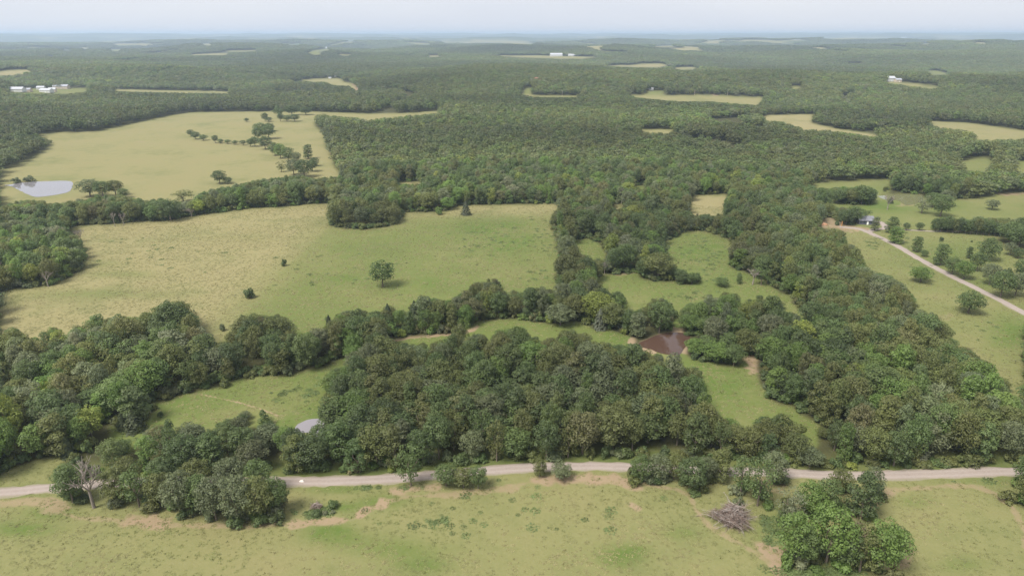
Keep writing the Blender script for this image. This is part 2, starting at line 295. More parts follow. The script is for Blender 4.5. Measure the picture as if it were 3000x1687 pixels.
def leaf_material(name, base=(1, 1, 1), use_tint=True, transl=.47):
    m, t, b = mat(name, .58); b.inputs['Specular IOR Level'].default_value = .42
    leaf = N(t, 'ShaderNodeAttribute', attribute_name='leafvar').outputs['Fac']
    if use_tint:
        col = N(t, 'ShaderNodeAttribute', attribute_name='tint', attribute_type='INSTANCER').outputs['Color']
    else:
        col = N(t, 'ShaderNodeRGB'); col.outputs[0].default_value = (*base, 1); col = col.outputs[0]
    k = mathn(t, 'ADD', .74, mathn(t, 'MULTIPLY', leaf, .52))
    c = mixc(t, 1.0, col, N(t, 'ShaderNodeCombineColor').outputs[0], 'MULTIPLY')
    cc = N(t, 'ShaderNodeVectorMath', operation='SCALE'); t.links.new(col, cc.inputs[0]); t.links.new(k, cc.inputs['Scale'])
    yell = mixc(t, mathn(t, 'MULTIPLY', leaf, .18), cc.outputs[0], (.17,.195,.06))
    t.links.new(yell, b.inputs['Base Color'])
    tr = N(t, 'ShaderNodeBsdfTranslucent'); t.links.new(yell, tr.inputs['Color'])
    ms = N(t, 'ShaderNodeMixShader'); ms.inputs[0].default_value = transl
    o = t.nodes['Material Output']; t.links.new(b.outputs[0], ms.inputs[1]); t.links.new(tr.outputs[0], ms.inputs[2]); t.links.new(ms.outputs[0], o.inputs['Surface'])
    return m
M_ground = ground_material()
M_leaf = leaf_material('foliage')
M_bark = simple_mat('bark', (.16,.13,.10), .35, 2.5)
M_dead = simple_mat('weathered_wood', (.23,.195,.17), .25, 2.5)
M_brush = simple_mat('dry_brush_wood', (.20,.150,.125), .4, 1.2)
M_brush2 = simple_mat('grey_brush_wood', (.29,.25,.225), .3, 1.2)

# ------------------------------------------------------------------ ground sheet: rings round the point under the camera
def build_ground():
    rr = [34.0]
    while rr[-1] < 34000:
        r = rr[-1]; rr.append(r*(1.006 if 120 < r < 420 else (1.0105 if r < 1500 else 1.014)))
    rr = np.array(rr)
    a = np.concatenate([np.radians(np.arange(-48, 48.001, .17)), np.radians(np.arange(52, 308.5, 4))])
    na, nr = len(a), len(rr)
    RR, AA = np.meshgrid(rr, a, indexing='ij')
    X = RR*np.sin(AA); Y = RR*np.cos(AA); Z = terr(X, Y)
    # the far forest canopy: the sheet itself rises and falls with the crowns where single crowns are no longer seen
    xs, ys, zs = X.ravel(), Y.ravel(), Z.ravel()
    px, py = project(xs, ys, zs)
    px = np.where(ys > 0, px, -9999)
    k = kind_at(px, py); k[(ys < 40)] = 4
    for hh in (2., 4., 6.5):       # pasture grass runs on behind the first crowns
        i0 = np.nonzero((k == 0) & (ys > 0) & (np.hypot(xs, ys) < 2500))[0]; qx, qy = project(xs[i0], ys[i0], zs[i0]+hh); kk = kind_at(qx, qy); kk[kk == 4] = 0; k[i0] = kk
    r = np.hypot(xs, ys); k[(ys <= 0)] = 4
    off = (np.abs(px-CX) > CX+30) & (py < 1200) & (ys > 0)
    k[off & (vnoise(xs/260, ys/260, 21) > .12) & (k == 0)] = 1
    dry = np.zeros(len(k)); lush = np.zeros(len(k)); wood = (k == 0).astype(float)
    for t, (d, l) in {1:(.76,.08),2:(.95,0),3:(.10,.62),4:(.62,.22),5:(.50,.36),6:(.62,.14),7:(.42,.42),8:(.4,.3)}.items():
        dry[k == t] = d; lush[k == t] = l
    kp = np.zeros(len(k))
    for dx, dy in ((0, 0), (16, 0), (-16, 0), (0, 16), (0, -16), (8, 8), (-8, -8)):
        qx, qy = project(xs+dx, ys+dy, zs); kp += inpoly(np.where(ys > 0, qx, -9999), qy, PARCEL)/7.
    m = k == 6; dry[m] = (.86-.70*kp)[m]; lush[m] = (.02+.50*kp)[m]  # pale veil painted into this field's grass outside PARCEL, deeper green within
    dirt = np.zeros(len(k)); near = (r < 9000) & (ys > 0)
    for pts, wd, st in TRACKS:
        q = np.array(pts, float); qx, qy, _ = at(q[:, 0], q[:, 1])
        m = np.nonzero(near & (xs > qx.min()-30) & (xs < qx.max()+30) & (ys > qy.min()-30) & (ys < qy.max()+30))[0]
        if len(m) == 0: continue
        d = polyline_dist(xs[m], ys[m], list(zip(qx, qy))); d = d + 1.2*wd*vnoise(xs[m]/2.5, ys[m]/2.5, 31) + .7*wd*vnoise(xs[m]/7, ys[m]/7, 32)
        dirt[m] = np.maximum(dirt[m], st*(1-sstep(wd*.5, wd*1.7, d)))
    for (cx, cy), rx, ry, st in LUSH:
        e = np.exp(-(((px-cx)/rx)**2+((py-cy)/ry)**2)*1.1)*st*(ys > 0); lush = lush + e*.9; dry = dry*(1-.5*np.clip(e, 0, 1))
    q = np.array(ROAD, float); qx, qy, _ = at(q[:, 0], q[:, 1]); i0 = np.nonzero((r < 420) & (ys > 0))[0]
    dr = np.full(len(k), 1e9); dr[i0] = polyline_dist(xs[i0], ys[i0], list(zip(qx, qy))); vg = 1-sstep(6, 15, dr+5*vnoise(xs/4, ys/4, 33)); lush = lush + .7*vg*(k == 0); dry = np.where(k == 0, dry+.25*vg, dry); wood = wood*(1-.75*vg)
    for (qx, qy, pr) in PONDC:
        d = np.hypot(xs-qx, ys-qy); lush += .3*np.exp(-((d-pr*1.3)/6)**2)
    # far pale clearings scattered through the far forest
    g = (r > 3200) & (vnoise(xs/240, ys/640, 41)+.7*vnoise(xs/110, ys/300, 42) > .42) & (k == 0); wood[g] = 0; dry[g] = .85
    g2 = (r > 6500) & (vnoise(xs/500, ys/900, 43)+.5*vnoise(xs/160, ys/200, 44) > .31) & (k == 0); wood[g2] = .1; dry[g2] = .7
    remote = sstep(5200, 7000, r)
    def soft(v, n=1):
        v = v.reshape(nr, na).copy()
        for _ in range(n):
            v[1:-1] = (v[:-2]+2*v[1:-1]+v[2:])/4
            v[:, 1:-1] = (v[:, :-2]+2*v[:, 1:-1]+v[:, 2:])/4
        return v.ravel()
    dry, lush, wood = soft(dry, 3), np.clip(soft(lush, 2), 0, 1), soft(wood, 1)
    zz = zs.copy()
    zz += remote*wood*9*(.6+vnoise(xs/45, ys/60, 51)) + sstep(3000, 6000, r)*wood*3*vnoise(xs/25, ys/25, 52)
    V = np.stack([xs, ys, zz], 1)
    i, j = np.meshgrid(np.arange(nr-1), np.arange(na), indexing='ij'); j2 = (j+1) % na
    F = np.stack([i*na+j, i*na+j2, (i+1)*na+j2, (i+1)*na+j], -1).reshape(-1, 4)[:, ::-1].copy()
    # centre disc
    c0 = len(V); V = np.vstack([V, [[0, 0, 0]]])
    me = mesh_from('ground', V, F, M_ground, True)
    import bmesh
    bm = bmesh.new(); bm.from_mesh(me); bm.verts.ensure_lookup_table()
    cv = bm.verts[c0]
    for jj in range(na): bm.faces.new((bm.verts[(jj+1) % na], bm.verts[jj], cv)).smooth = True
    bm.to_mesh(me); bm.free()
    n = len(me.vertices)
    col = np.ones((n, 4), np.float32); col[:c0, 0] = dry; col[:c0, 1] = lush; col[:c0, 2] = dirt; col[c0] = (.3, .3, 0, 1)
    at_ = me.attributes.new('cover', 'FLOAT_COLOR', 'POINT'); at_.data.foreach_set('color', col.ravel())
    for nm, v in (('wooded', wood), ('remote', remote)):
        f = np.zeros(n, np.float32); f[:c0] = v; me.attributes.new(nm, 'FLOAT', 'POINT').data.foreach_set('value', f)
    tag(put('ground', me), kind='structure')
build_ground()

# ------------------------------------------------------------------ summer haze: one closed box of thin even air
def build_haze():
    S = 36500; z0, z1 = -16.0, 178.0
    V = [(x, y, z) for z in (z0, z1) for x, y in ((-S, -S), (S, -S), (S, S), (-S, S))]
    F = [(3,2,1,0),(4,5,6,7),(0,1,5,4),(1,2,6,5),(2,3,7,6),(3,0,4,7)]
    m = bpy.data.materials.new('haze_air'); m.use_nodes = True; t = m.node_tree; t.nodes.clear()
    o = t.nodes.new('ShaderNodeOutputMaterial'); v = t.nodes.new('ShaderNodeVolumePrincipled')
    v.inputs['Color'].default_value = (.60, .735, .94, 1); v.inputs['Density'].default_value = HAZE_DENSITY; v.inputs['Anisotropy'].default_value = .25
    t.links.new(v.outputs[0], o.inputs['Volume'])
    tag(put('haze', mesh_from('haze', V, F, m)), 'thin bluish summer haze hanging over the whole landscape', kind='stuff')
build_haze()

# ------------------------------------------------------------------ roads
def spline(pts, step=2.0):
    P = np.array(pts, float); out = []
    P = np.vstack([2*P[0]-P[1], P, 2*P[-1]-P[-2]])
    for i in range(1, len(P)-2):
        n = max(2, int(np.hypot(*(P[i+1]-P[i]))/step)); t = np.linspace(0, 1, n, endpoint=False)[:, None]
        p0, p1, p2, p3 = P[i-1], P[i], P[i+1], P[i+2]
        out.append(.5*((2*p1)+(-p0+p2)*t+(2*p0-5*p1+4*p2-p3)*t**2+(-p0+3*p1-3*p2+p3)*t**3))
    out.append(P[-2][None]); return np.vstack(out)
def road_material():
    m, t, b = mat('gravel_road', .95); b.inputs['Specular IOR Level'].default_value = .1
    ac = N(t, 'ShaderNodeAttribute', attribute_name='across').outputs['Fac']
    n = noise(t, 1.2, 6, .7); n2 = noise(t, .12, 4, .6)
    c = ramp(t, n, [(.3,(.205,.172,.150)),(.7,(.275,.235,.208))])
    c = mixc(t, mathn(t, 'MULTIPLY', n2, .5), c, (.30,.235,.20))
    rut = ramp(t, ac, [(0,(0,0,0)),(.18,(.0,.0,.0)),(.3,(1,1,1)),(.42,(.1,.1,.1)),(.58,(.1,.1,.1)),(.7,(1,1,1)),(.82,(0,0,0)),(1,(0,0,0))])
    c = mixc(t, mathn(t, 'MULTIPLY', rut, .45), c, (.32,.28,.25))
    edge = ramp(t, ac, [(0,(1,1,1)),(.07,(.7,.7,.7)),(.16,(0,0,0)),(.84,(0,0,0)),(.93,(.7,.7,.7)),(1,(1,1,1))])
    c = mixc(t, mathn(t, 'MULTIPLY', edge, mathn(t, 'MULTIPLY', n, 1.3), True), c, (.15,.15,.07))
    t.links.new(c, b.inputs['Base Color'])
    bp = N(t, 'ShaderNodeBump'); bp.inputs['Distance'].default_value = .05; t.links.new(n, bp.inputs['Height']); t.links.new(bp.outputs[0], b.inputs['Normal'])
    return m
M_road = road_material()
def ribbon(name, px, width, lift=.10, material=None, jit=.6):
    q = np.array(px, float); X, Y, Z = at(q[:, 0], q[:, 1]); S = spline(np.stack([X, Y], 1), 1.5)
    d = np.gradient(S, axis=0); d /= np.linalg.norm(d, axis=1)[:, None]; nn = np.stack([-d[:, 1], d[:, 0]], 1)
    wv = width if np.ndim(width) else np.full(len(S), width/2)
    cols = [-1, -.8, -.4, 0, .4, .8, 1]; V = []; ac = []
    L = np.cumsum(np.r_[0, np.hypot(*np.diff(S, axis=0).T)])
    for c in cols:
        j = jit*abs(c)**3*(vnoise(L/2.2, c*7, 61)*1.6 + vnoise(L/9, c*3, 62))
        p = S + nn*(c*wv+np.sign(c)*j)[:, None]; z = terr(p[:, 0], p[:, 1]) + lift + .07*(1-c*c) - (.09 if abs(c) == 1 else 0)
        V.append(np.column_stack([p, z])); ac.append(np.full(len(S), (c+1)/2))
    n = len(S); V = np.vstack(V); ac = np.concatenate(ac)
    i, j = np.meshgrid(np.arange(n-1), np.arange(len(cols)-1)); F = np.stack([j*n+i, j*n+i+1, (j+1)*n+i+1, (j+1)*n+i], -1).reshape(-1, 4)[:, ::-1].copy()
    me = mesh_from(name, V, F, material or M_road, True); me.attributes.new('across', 'FLOAT', 'POINT').data.foreach_set('value', ac.astype(np.float32))
    tag(put(name, me), kind='structure'); return S
road_line = ribbon('gravel_road', ROAD, 4.9)
lane_line = ribbon('gravel_lane', [(2112,571),(2142,574),(2167,578),(2207,595),(2257,619),(2307,649),(2382,689),(2457,726),(2532,764),(2600,800),(2700,850)], 5.0)
ribbon('driveway', [(2185,584),(2205,577),(2226,575),(2222,564),(2208,557),(2190,558)], 4.4)
ribbon('driveway', [(2226,577),(2280,579),(2345,582),(2420,583)], 2.4)

# ------------------------------------------------------------------ ponds
def water_material(name, base):
    m, t, b = mat(name, .015); b.inputs['IOR'].default_value = 1.33; b.inputs['Specular IOR Level'].default_value = .5
    b.inputs['Base Color'].default_value = (*base, 1)
    bp = N(t, 'ShaderNodeBump'); bp.inputs['Distance'].default_value = .02; bp.inputs['Strength'].default_value = .1
    t.links.new(noise(t, 1.4, 3), bp.inputs['Height']); t.links.new(bp.outputs[0], b.inputs['Normal']); return m
M_pale = water_material('silty_water', (.20,.185,.195)); M_mud = water_material('muddy_water', (.066,.038,.027)); M_wat = water_material('pale_water', (.17,.16,.17)); M_scum = water_material('weedy_water', (.14,.14,.07))
for key, nm, m in (('left','pond',M_wat),('brown','muddy_pond',M_mud),('small','small_pond',M_pale),('far','weedy_pond',M_scum)):
    q = np.array(PONDS_PX[key], float); X, Y, Z = at(q[:, 0], q[:, 1]); P = np.stack([X, Y], 1)
    S = spline(np.vstack([P, P[:1]]), 2.0)[:-1]; c = S.mean(0)
    S = S + ((S-c)/np.linalg.norm(S-c, axis=1)[:, None])*(vnoise(S[:, 0]/3, S[:, 1]/3, 71)*.9)[:, None]
    V = np.column_stack([S, np.full(len(S), .09)]); V = np.vstack([V, [[c[0], c[1], .09]]]); n = len(S)
    tag(put(nm, mesh_from(nm, V, np.array([[i, (i+1) % n, n] for i in range(n)]), m)), kind='structure')

# ------------------------------------------------------------------ leaf crowns
def cards(centers, normals, size, rng, spread=.7):
    n = len(centers)
    nr = normals + rng.normal(0, spread, (n, 3)); nr /= np.linalg.norm(nr, axis=1)[:, None]+1e-9
    fl = (nr*normals).sum(1) < 0; nr[fl] *= -1
    a = np.cross(nr, rng.normal(0, 1, (n, 3))); a /= np.linalg.norm(a, axis=1)[:, None]+1e-9; b = np.cross(nr, a)
    s = (size*rng.uniform(.6, 1.3, n))[:, None]; s2 = s*rng.uniform(.55, .95, n)[:, None]
    bend = nr*s*.22
    V = np.stack([centers-a*s, centers-b*s2-bend*.2, centers+a*s-bend, centers+b*s2-bend*.2], 1).reshape(-1, 3)
    F = np.arange(4*n).reshape(-1, 4); return V, F
def soft_normals(me, nrm, mixk=.62):
    """leaves shade with the roundness of the twig cluster they sit on"""
    fn = np.zeros(len(me.polygons)*3, np.float32); me.polygons.foreach_get('normal', fn); fn = fn.reshape(-1, 3)
    v = nrm*mixk + fn*(1-mixk); v /= np.linalg.norm(v, axis=1)[:, None]+1e-9
    me.normals_split_custom_set_from_vertices(np.repeat(v, 4, axis=0).tolist())
def tubes(segs, sides=5):
    V = []; F = []
    for p0, p1, r0, r1 in segs:
        p0 = Vector(p0); p1 = Vector(p1); d = (p1-p0).normalized(); a = d.orthogonal().normalized(); b = d.cross(a); k = len(V)
        for p, r in ((p0, r0), (p1, r1)):
            for i in range(sides):
                t = 2*math.pi*i/sides; V.append(tuple(p+a*(r*math.cos(t))+b*(r*math.sin(t))))
        for i in range(sides):
            j = (i+1) % sides; F.append((k+i, k+j, k+sides+j, k+sides+i))
    return np.array(V), np.array(F)
def crown_mesh(name, seed, H=13., Rc=4.8, base=.16, nl=20, per=95, leaf=.34, shape='oak'):
    rng = np.random.default_rng(seed); lobes = []
    zc = H*(base+(1-base)*.5); hz = H*(1-base)*.5
    if shape == 'oak':
        for i in range(nl):
            ph = i*2.39996+rng.uniform(-.4, .4); u = 1-2*(i+.5)/nl*.93 + rng.uniform(-.08, .08); u = max(-.95, min(.98, u)); q = math.sqrt(1-u*u)
            rl = rng.uniform(.20, .38)*Rc
            rad = (1-.30*(rl/Rc))*rng.uniform(.62, 1.0)
            bulge = 1.0 if u > -.2 else .85
            lobes.append((np.array([q*math.cos(ph)*Rc*rad*bulge, q*math.sin(ph)*Rc*rad*bulge, zc+u*(hz-rl*.6)*rng.uniform(.82, 1.0)]), rl))
        lobes.append((np.array([0, 0, zc+hz*.25]), Rc*.55)); lobes.append((np.array([0, 0, zc-hz*.3]), Rc*.5))
    elif shape == 'tall':
        for i in range(nl):
            f = (i+.5)/nl; rr = Rc*math.sin(math.pi*min(1, f*.8+.16))**.7*rng.uniform(.3, .8); ph = i*2.4+rng.uniform(-.5, .5); rl = rng.uniform(.26, .42)*Rc
            lobes.append((np.array([rr*math.cos(ph), rr*math.sin(ph), H*base+f*(H*(1-base)-rl)]), rl))
    elif shape == 'open':
        for i in range(nl):
            ph = rng.uniform(0, 6.28); f = rng.uniform(0, 1); rr = Rc*rng.uniform(.15, .9)*math.sqrt(max(.1, 1-(f*1.6-.8)**2)); rl = rng.uniform(.2, .34)*Rc
            lobes.append((np.array([rr*math.cos(ph), rr*math.sin(ph), H*base+(H*(1-base)-rl)*f]), rl))
    elif shape == 'shrub':
        for i in range(nl):
            ph = i*2.4; rr = Rc*rng.uniform(.1, .75); rl = rng.uniform(.3, .5)*Rc
            lobes.append((np.array([rr*math.cos(ph), rr*math.sin(ph), max(rl*.5, (H-rl)*rng.uniform(.25, 1)*(1-.5*(rr/Rc)**2))]), rl))
    P = []; Nn = []; shade = []
    if shape == 'cedar':
        n = nl*per; f = rng.uniform(0, 1, n)**1.25; ph = rng.uniform(0, 2*np.pi, n)
        lob = 1+.16*np.sin(ph*5+f*9)+.12*np.sin(ph*9-f*23)+.1*np.sin(f*46)
        rr = Rc*(1-f)**.75*lob*rng.uniform(.72, 1.05, n)
        P = [np.column_stack([rr*np.cos(ph), rr*np.sin(ph), H*base*.4+f*H*(1-base*.4)])]
        Nn = [np.column_stack([np.cos(ph), np.sin(ph), np.full(n, .5)])]; shade = [np.clip(.4+.3*(lob-1)*3+rng.normal(0, .2, n), 0, 1)]
    else:
        for c, rl in lobes:
            n = max(6, int(per*(rl/(.36*Rc))**2)); d = rng.normal(0, 1, (n, 3)); d /= np.linalg.norm(d, axis=1)[:, None]
            d[:, 2] = np.where((d[:, 2] < -.35) & (rng.random(n) < .7), -d[:, 2], d[:, 2])
            p = c + d*rl*rng.uniform(.78, 1.08, n)[:, None]*np.array([1, 1, .82])
            ls = rng.uniform(.2, .8); P.append(p); Nn.append(d+np.array([0, 0, .6])); shade.append(np.clip(ls+rng.normal(0, .22, n), 0, 1))
    P = np.vstack(P); Nn = np.vstack(Nn); shade = np.concatenate(shade); Nn /= np.linalg.norm(Nn, axis=1)[:, None]
    P[:, 2] = np.maximum(P[:, 2], leaf*.5)
    V, F = cards(P, Nn, leaf, rng, .45)
    me = mesh_from(name, V, F, M_leaf); me.attributes.new('leafvar', 'FLOAT', 'POINT').data.foreach_set('value', np.repeat(shade, 4).astype(np.float32))
    soft_normals(me, Nn); return me
def trunk_mesh(name, seed, H=13., Rc=4.8, r0=.26, m=None, dead=False):
    rng = random.Random(seed); segs = []
    def grow(p, d, L, r, depth):
        q = p + d*L; segs.append((p, q, r, r*.68))
        if depth == 0 or r < .025: return
        for k in range(3 if depth > 1 and dead else 2):
            v = Vector((rng.gauss(0, 1), rng.gauss(0, 1), rng.gauss(.1, .5))).normalized()
            nd = (d*.85 + v*.62 + Vector((0, 0, .10))).normalized(); grow(q, nd, L*rng.uniform(.62, .84), r*.64, depth-1)
        if dead: grow(p+d*L*.6, (d*.5+Vector((rng.gauss(0, 1), rng.gauss(0, 1), .3)).normalized()*.7).normalized(), L*.6, r*.45, depth-2 if depth > 2 else 0)
    b = Vector((0, 0, -.3)); t = Vector((rng.gauss(0, .25), rng.gauss(0, .25), H*.32)); segs.append((b, t, r0*1.25, r0*.85))
    for k in range(3 if not dead else 4):
        a = 6.28*k/3+rng.uniform(-.5, .5); grow(t, Vector((math.cos(a)*.6, math.sin(a)*.6, .9)).normalized(), H*.2, r0*.6, 3 if dead else 1)
    V, F = tubes(segs, 5 if dead else 5)
    return mesh_from(name, V, F, m or M_bark, True)
OAK = [crown_mesh('crown', 10+i, H=13, Rc=4.9, base=.14, nl=34, per=134, leaf=.245) for i in range(7)]
TALL = [crown_mesh('crown', 40+i, H=14.5, Rc=4.0, base=.12, nl=26, per=125, leaf=.255, shape='tall') for i in range(3)]
LOOSE = [crown_mesh('crown', 60+i, H=12.5, Rc=4.8, base=.22, nl=34, per=72, leaf=.25, shape='open') for i in range(3)]
CEDAR = [crown_mesh('crown', 70+i, H=9, Rc=2.6, base=.08, nl=20, per=75, leaf=.28, shape='cedar') for i in range(2)]
SHRUB = [crown_mesh('foliage', 80+i, H=2.6, Rc=1.9, base=.0, nl=9, per=70, leaf=.2, shape='shrub') for i in range(3)]
TRUNK = [trunk_mesh('trunk', 90+i) for i in range(3)]
BARE = [trunk_mesh('bare_limbs', 95+i, H=13, r0=.34, m=M_dead, dead=True) for i in range(3)]
MIDT = [crown_mesh('mid_crown', 110+i, H=13, Rc=5.0, base=.10, nl=14, per=26, leaf=.62) for i in range(6)]
def clump_mesh(seed):
    rng = np.random.default_rng(seed); Vs = []; Fs = []; S = []; k = 0
    for i in range(15):
        a = i*2.4+rng.uniform(-.4, .4); rr = 2.9*math.sqrt(i+.5)*rng.uniform(.9, 1.1); rc = rng.uniform(3.6, 5.6); h = rng.uniform(9.5, 14)
        n = 34; d = rng.normal(0, 1, (n, 3)); d /= np.linalg.norm(d, axis=1)[:, None]; d[:, 2] = np.where(d[:, 2] < -.2, -d[:, 2], d[:, 2])
        p = np.array([rr*math.cos(a), rr*math.sin(a), h-rc*.95]) + d*np.array([rc, rc, rc*.95])*rng.uniform(.8, 1.03, n)[:, None]
        V, F = cards(p, d, 1.5, rng, .35); Vs.append(V); Fs.append(F+k); k += len(V); S.append(np.repeat(np.clip(rng.uniform(.25, .75)+rng.normal(0, .15, n), 0, 1), 4))
    me = mesh_from('clump', np.vstack(Vs), np.vstack(Fs), M_leaf); me.attributes.new('leafvar', 'FLOAT', 'POINT').data.foreach_set('value', np.concatenate(S).astype(np.float32)); return me
CLUMP = [clump_mesh(200+i) for i in range(5)]

# ------------------------------------------------------------------ tints: base colours of leaves
TONES = {'olive': (.140,.156,.050), 'deep green': (.088,.126,.045), 'mid green': (.112,.160,.052), 'grey-green': (.150,.175,.088), 'fresh green': (.140,.215,.050), 'yellow-green': (.225,.265,.055), 'brownish olive': (.155,.152,.066), 'pale sage': (.200,.220,.125)}
TN = list(TONES); TC = np.array([TONES[t] for t in TN])
def pick_tones(x, y, rng):
    n = len(x); w = np.tile(np.array([.33,.12,.27,.12,.10,.022,.03,.018]), (n, 1))
    f = vnoise(x/38, y/38, 81); g = vnoise(x/80+4, y/80, 82)
    w[:, 4] *= np.clip(1+5*f, .1, 4); w[:, 5] *= np.clip(1+5*f, .1, 4); w[:, 1] *= np.clip(1+2.5*g, .2, 3); w[:, 0] *= np.clip(1-2.5*g, .2, 3); w[:, 7] *= np.clip(1+6*f, .1, 4)
    w /= w.sum(1)[:, None]; c = w.cumsum(1); u = rng.random(n)[:, None]
    return (u > c).sum(1).clip(0, len(TN)-1)
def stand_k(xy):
    """pale veil painted into the leaf colour: lifted outside PARCEL, deepened inside"""
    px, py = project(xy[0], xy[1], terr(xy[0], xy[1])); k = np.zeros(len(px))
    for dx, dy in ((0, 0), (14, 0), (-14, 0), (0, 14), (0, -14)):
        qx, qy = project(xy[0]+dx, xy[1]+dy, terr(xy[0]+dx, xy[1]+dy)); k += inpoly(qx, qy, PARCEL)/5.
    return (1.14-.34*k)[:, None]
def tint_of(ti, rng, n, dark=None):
    c = TC[ti]*(stand_k(dark) if dark is not None else 1)*rng.uniform(.85, 1.17, (n, 1))*rng.uniform(.95, 1.05, (n, 3)); return c  # stand_k: pale veil painted into the leaf colour by PARCEL

# ------------------------------------------------------------------ where trees stand
def allowed(x, y, h, rad):
    z = terr(x, y); bx, by = project(x, y, z); ok = kind_at(bx, by) == 0
    for dx, dy, dh in [(0, 0, v) for v in (.16, .32, .48, .64, .8, .98)] + [(-.7, 0, .3), (.7, 0, .3), (-.75, 0, .6), (.75, 0, .6), (0, .6, .85), (-.5, .3, .85), (.5, .3, .85)]:
        i = np.nonzero(ok)[0]
        if len(i) == 0: break
        qx, qy = project((x+dx*rad)[i], (y+dy*rad)[i], (z+dh*h)[i]); ok[i] &= (kind_at(qx, qy) == 0) | (qy < 60)
    for (px, py, pr) in PONDC: ok &= np.hypot(x-px, y-py) > pr*.92
    d = polyline_dist(x, y, [tuple(p) for p in road_line[::12]]); ok &= d > 3.5
    d = polyline_dist(x, y, [tuple(p) for p in lane_line[::12]]); ok &= d > 4
    return ok
def field(r0, r1, spacing_f, amax):
    """jittered rows between two radii"""
    xs = []; ys = []; r = r0; rng = R
    while r < r1:
        s = spacing_f(r); n = int(2*math.radians(amax)*r/s); a = (np.arange(n)+rng.uniform(0, 1))/n*2*math.radians(amax)-math.radians(amax)
        xs.append(r*np.sin(a)+rng.uniform(-.36, .36, n)*s); ys.append(r*np.cos(a)+rng.uniform(-.36, .36, n)*s); r += s*.88
    return np.concatenate(xs), np.concatenate(ys)
KEEPOUT = []

# ---- trees that stand apart or show large, one by one: (base x, base y, height px, width px, form, tone)
VARIANT = {'o': list(range(7)), 't': [7, 8, 9], 'l': [10, 11, 12]}
SOUTHW = [(185,1264,100,88,'o','mid green'),(300,1264,92,78,'o','olive'),(352,1276,104,80,'l','mid green'),(405,1276,90,74,'o','olive'),(455,1296,112,84,'o','grey-green'),(508,1290,100,80,'o','mid green'),(545,1308,112,88,'o','grey-green'),(602,1316,120,94,'o','grey-green'),(655,1308,110,86,'o','olive'),(698,1292,96,66,'o','mid green'),(330,1232,86,70,'o','olive'),(415,1236,90,74,'o','deep green'),(500,1240,90,78,'o','olive'),(585,1244,96,76,'o','grey-green'),(655,1242,90,72,'o','mid green')]
SOUTHM = [(1034,1222,112,74,'l','mid green'),(1122,1222,60,66,'o','mid green'),(1166,1226,54,60,'o','olive'),(1203,1228,58,52,'o','mid green'),(1357,1198,50,34,'t','olive'),(1412,1202,42,58,'o','grey-green')]
SOUTHE = [(1610,1214,74,58,'o','mid green'),(1655,1208,70,60,'o','grey-green'),(1694,1206,70,58,'o','olive'),(1738,1232,86,80,'o','deep green'),(1778,1212,66,52,'o','grey-green'),(1812,1208,88,56,'t','olive'),(1862,1246,104,66,'l','mid green'),(1905,1272,128,80,'l','mid green'),(1944,1216,84,74,'o','grey-green')]
SPUR = [(1985,1318,98,76,'l','pale sage'),(2034,1302,92,78,'o','fresh green'),(2076,1284,84,70,'o','mid green'),(2112,1238,62,60,'o','olive'),(2165,1306,122,78,'t','deep green'),(2186,1262,90,58,'o','grey-green'),(1996,1410,122,104,'o','fresh green'),(2020,1424,104,74,'o','mid green'),(2078,1415,146,118,'o','fresh green'),(2122,1426,104,88,'o','mid green'),(2162,1437,118,94,'l','olive'),(2214,1440,132,108,'o','fresh green'),(2248,1398,78,58,'o','mid green')]
EEDGE = [(2586,1234,94,96,'o','mid green'),(2590,1277,80,80,'o','olive')]
ISLAND = [(1654,700,70,82,'o','olive'),(1692,704,38,30,'o','deep green'),(1714,712,37,40,'o','deep green'),(1740,714,30,38,'o','mid green'),(1815,720,26,40,'o','mid green'),(1858,714,30,16,'t','mid green'),(1915,717,46,44,'l','mid green'),(1552,776,46,38,'o','deep green'),(1500,808,80,84,'o','yellow-green'),(1410,818,58,74,'o','grey-green'),(1603,848,68,52,'t','grey-green'),(1658,838,84,66,'o','mid green'),(1570,828,48,50,'o','mid green')]
PONDS_TREE = [(776,1145,60,46,'t','yellow-green'),(725,1142,74,60,'o','fresh green'),(802,1124,58,52,'o','mid green'),(752,1136,46,40,'o','mid green')]
PONDE = [(1748,893,46,58,'o','fresh green'),(1798,910,56,70,'o','fresh green'),(1845,920,58,52,'o','mid green'),(1775,890,50,56,'o','mid green'),(1830,890,56,56,'o','mid green')]
WESTW = [(232,1104,88,78,'o','yellow-green'),(205,1125,80,60,'o','fresh green'),(368,1004,104,96,'o','fresh green'),(440,932,110,88,'t','pale sage'),(372,935,84,60,'t','fresh green'),(25,1130,140,90,'o','yellow-green'),(512,880,62,50,'t','pale sage'),(345,1030,30,40,'o','olive'),(440,850,98,86,'o','deep green'),(462,842,70,60,'o','deep green')]
NFIELD = [(553,462,36,40,'o','deep green'),(573,463,19,24,'o','deep green'),(462,508,33,52,'l','olive'),(430,556,58,56,'o','deep green'),(228,495,48,60,'o','grey-green'),(260,497,44,46,'o','mid green'),(292,492,42,44,'o','olive'),(312,498,26,30,'o','mid green'),(188,331,24,30,'o','mid green'),(620,307,10,14,'o','deep green')]
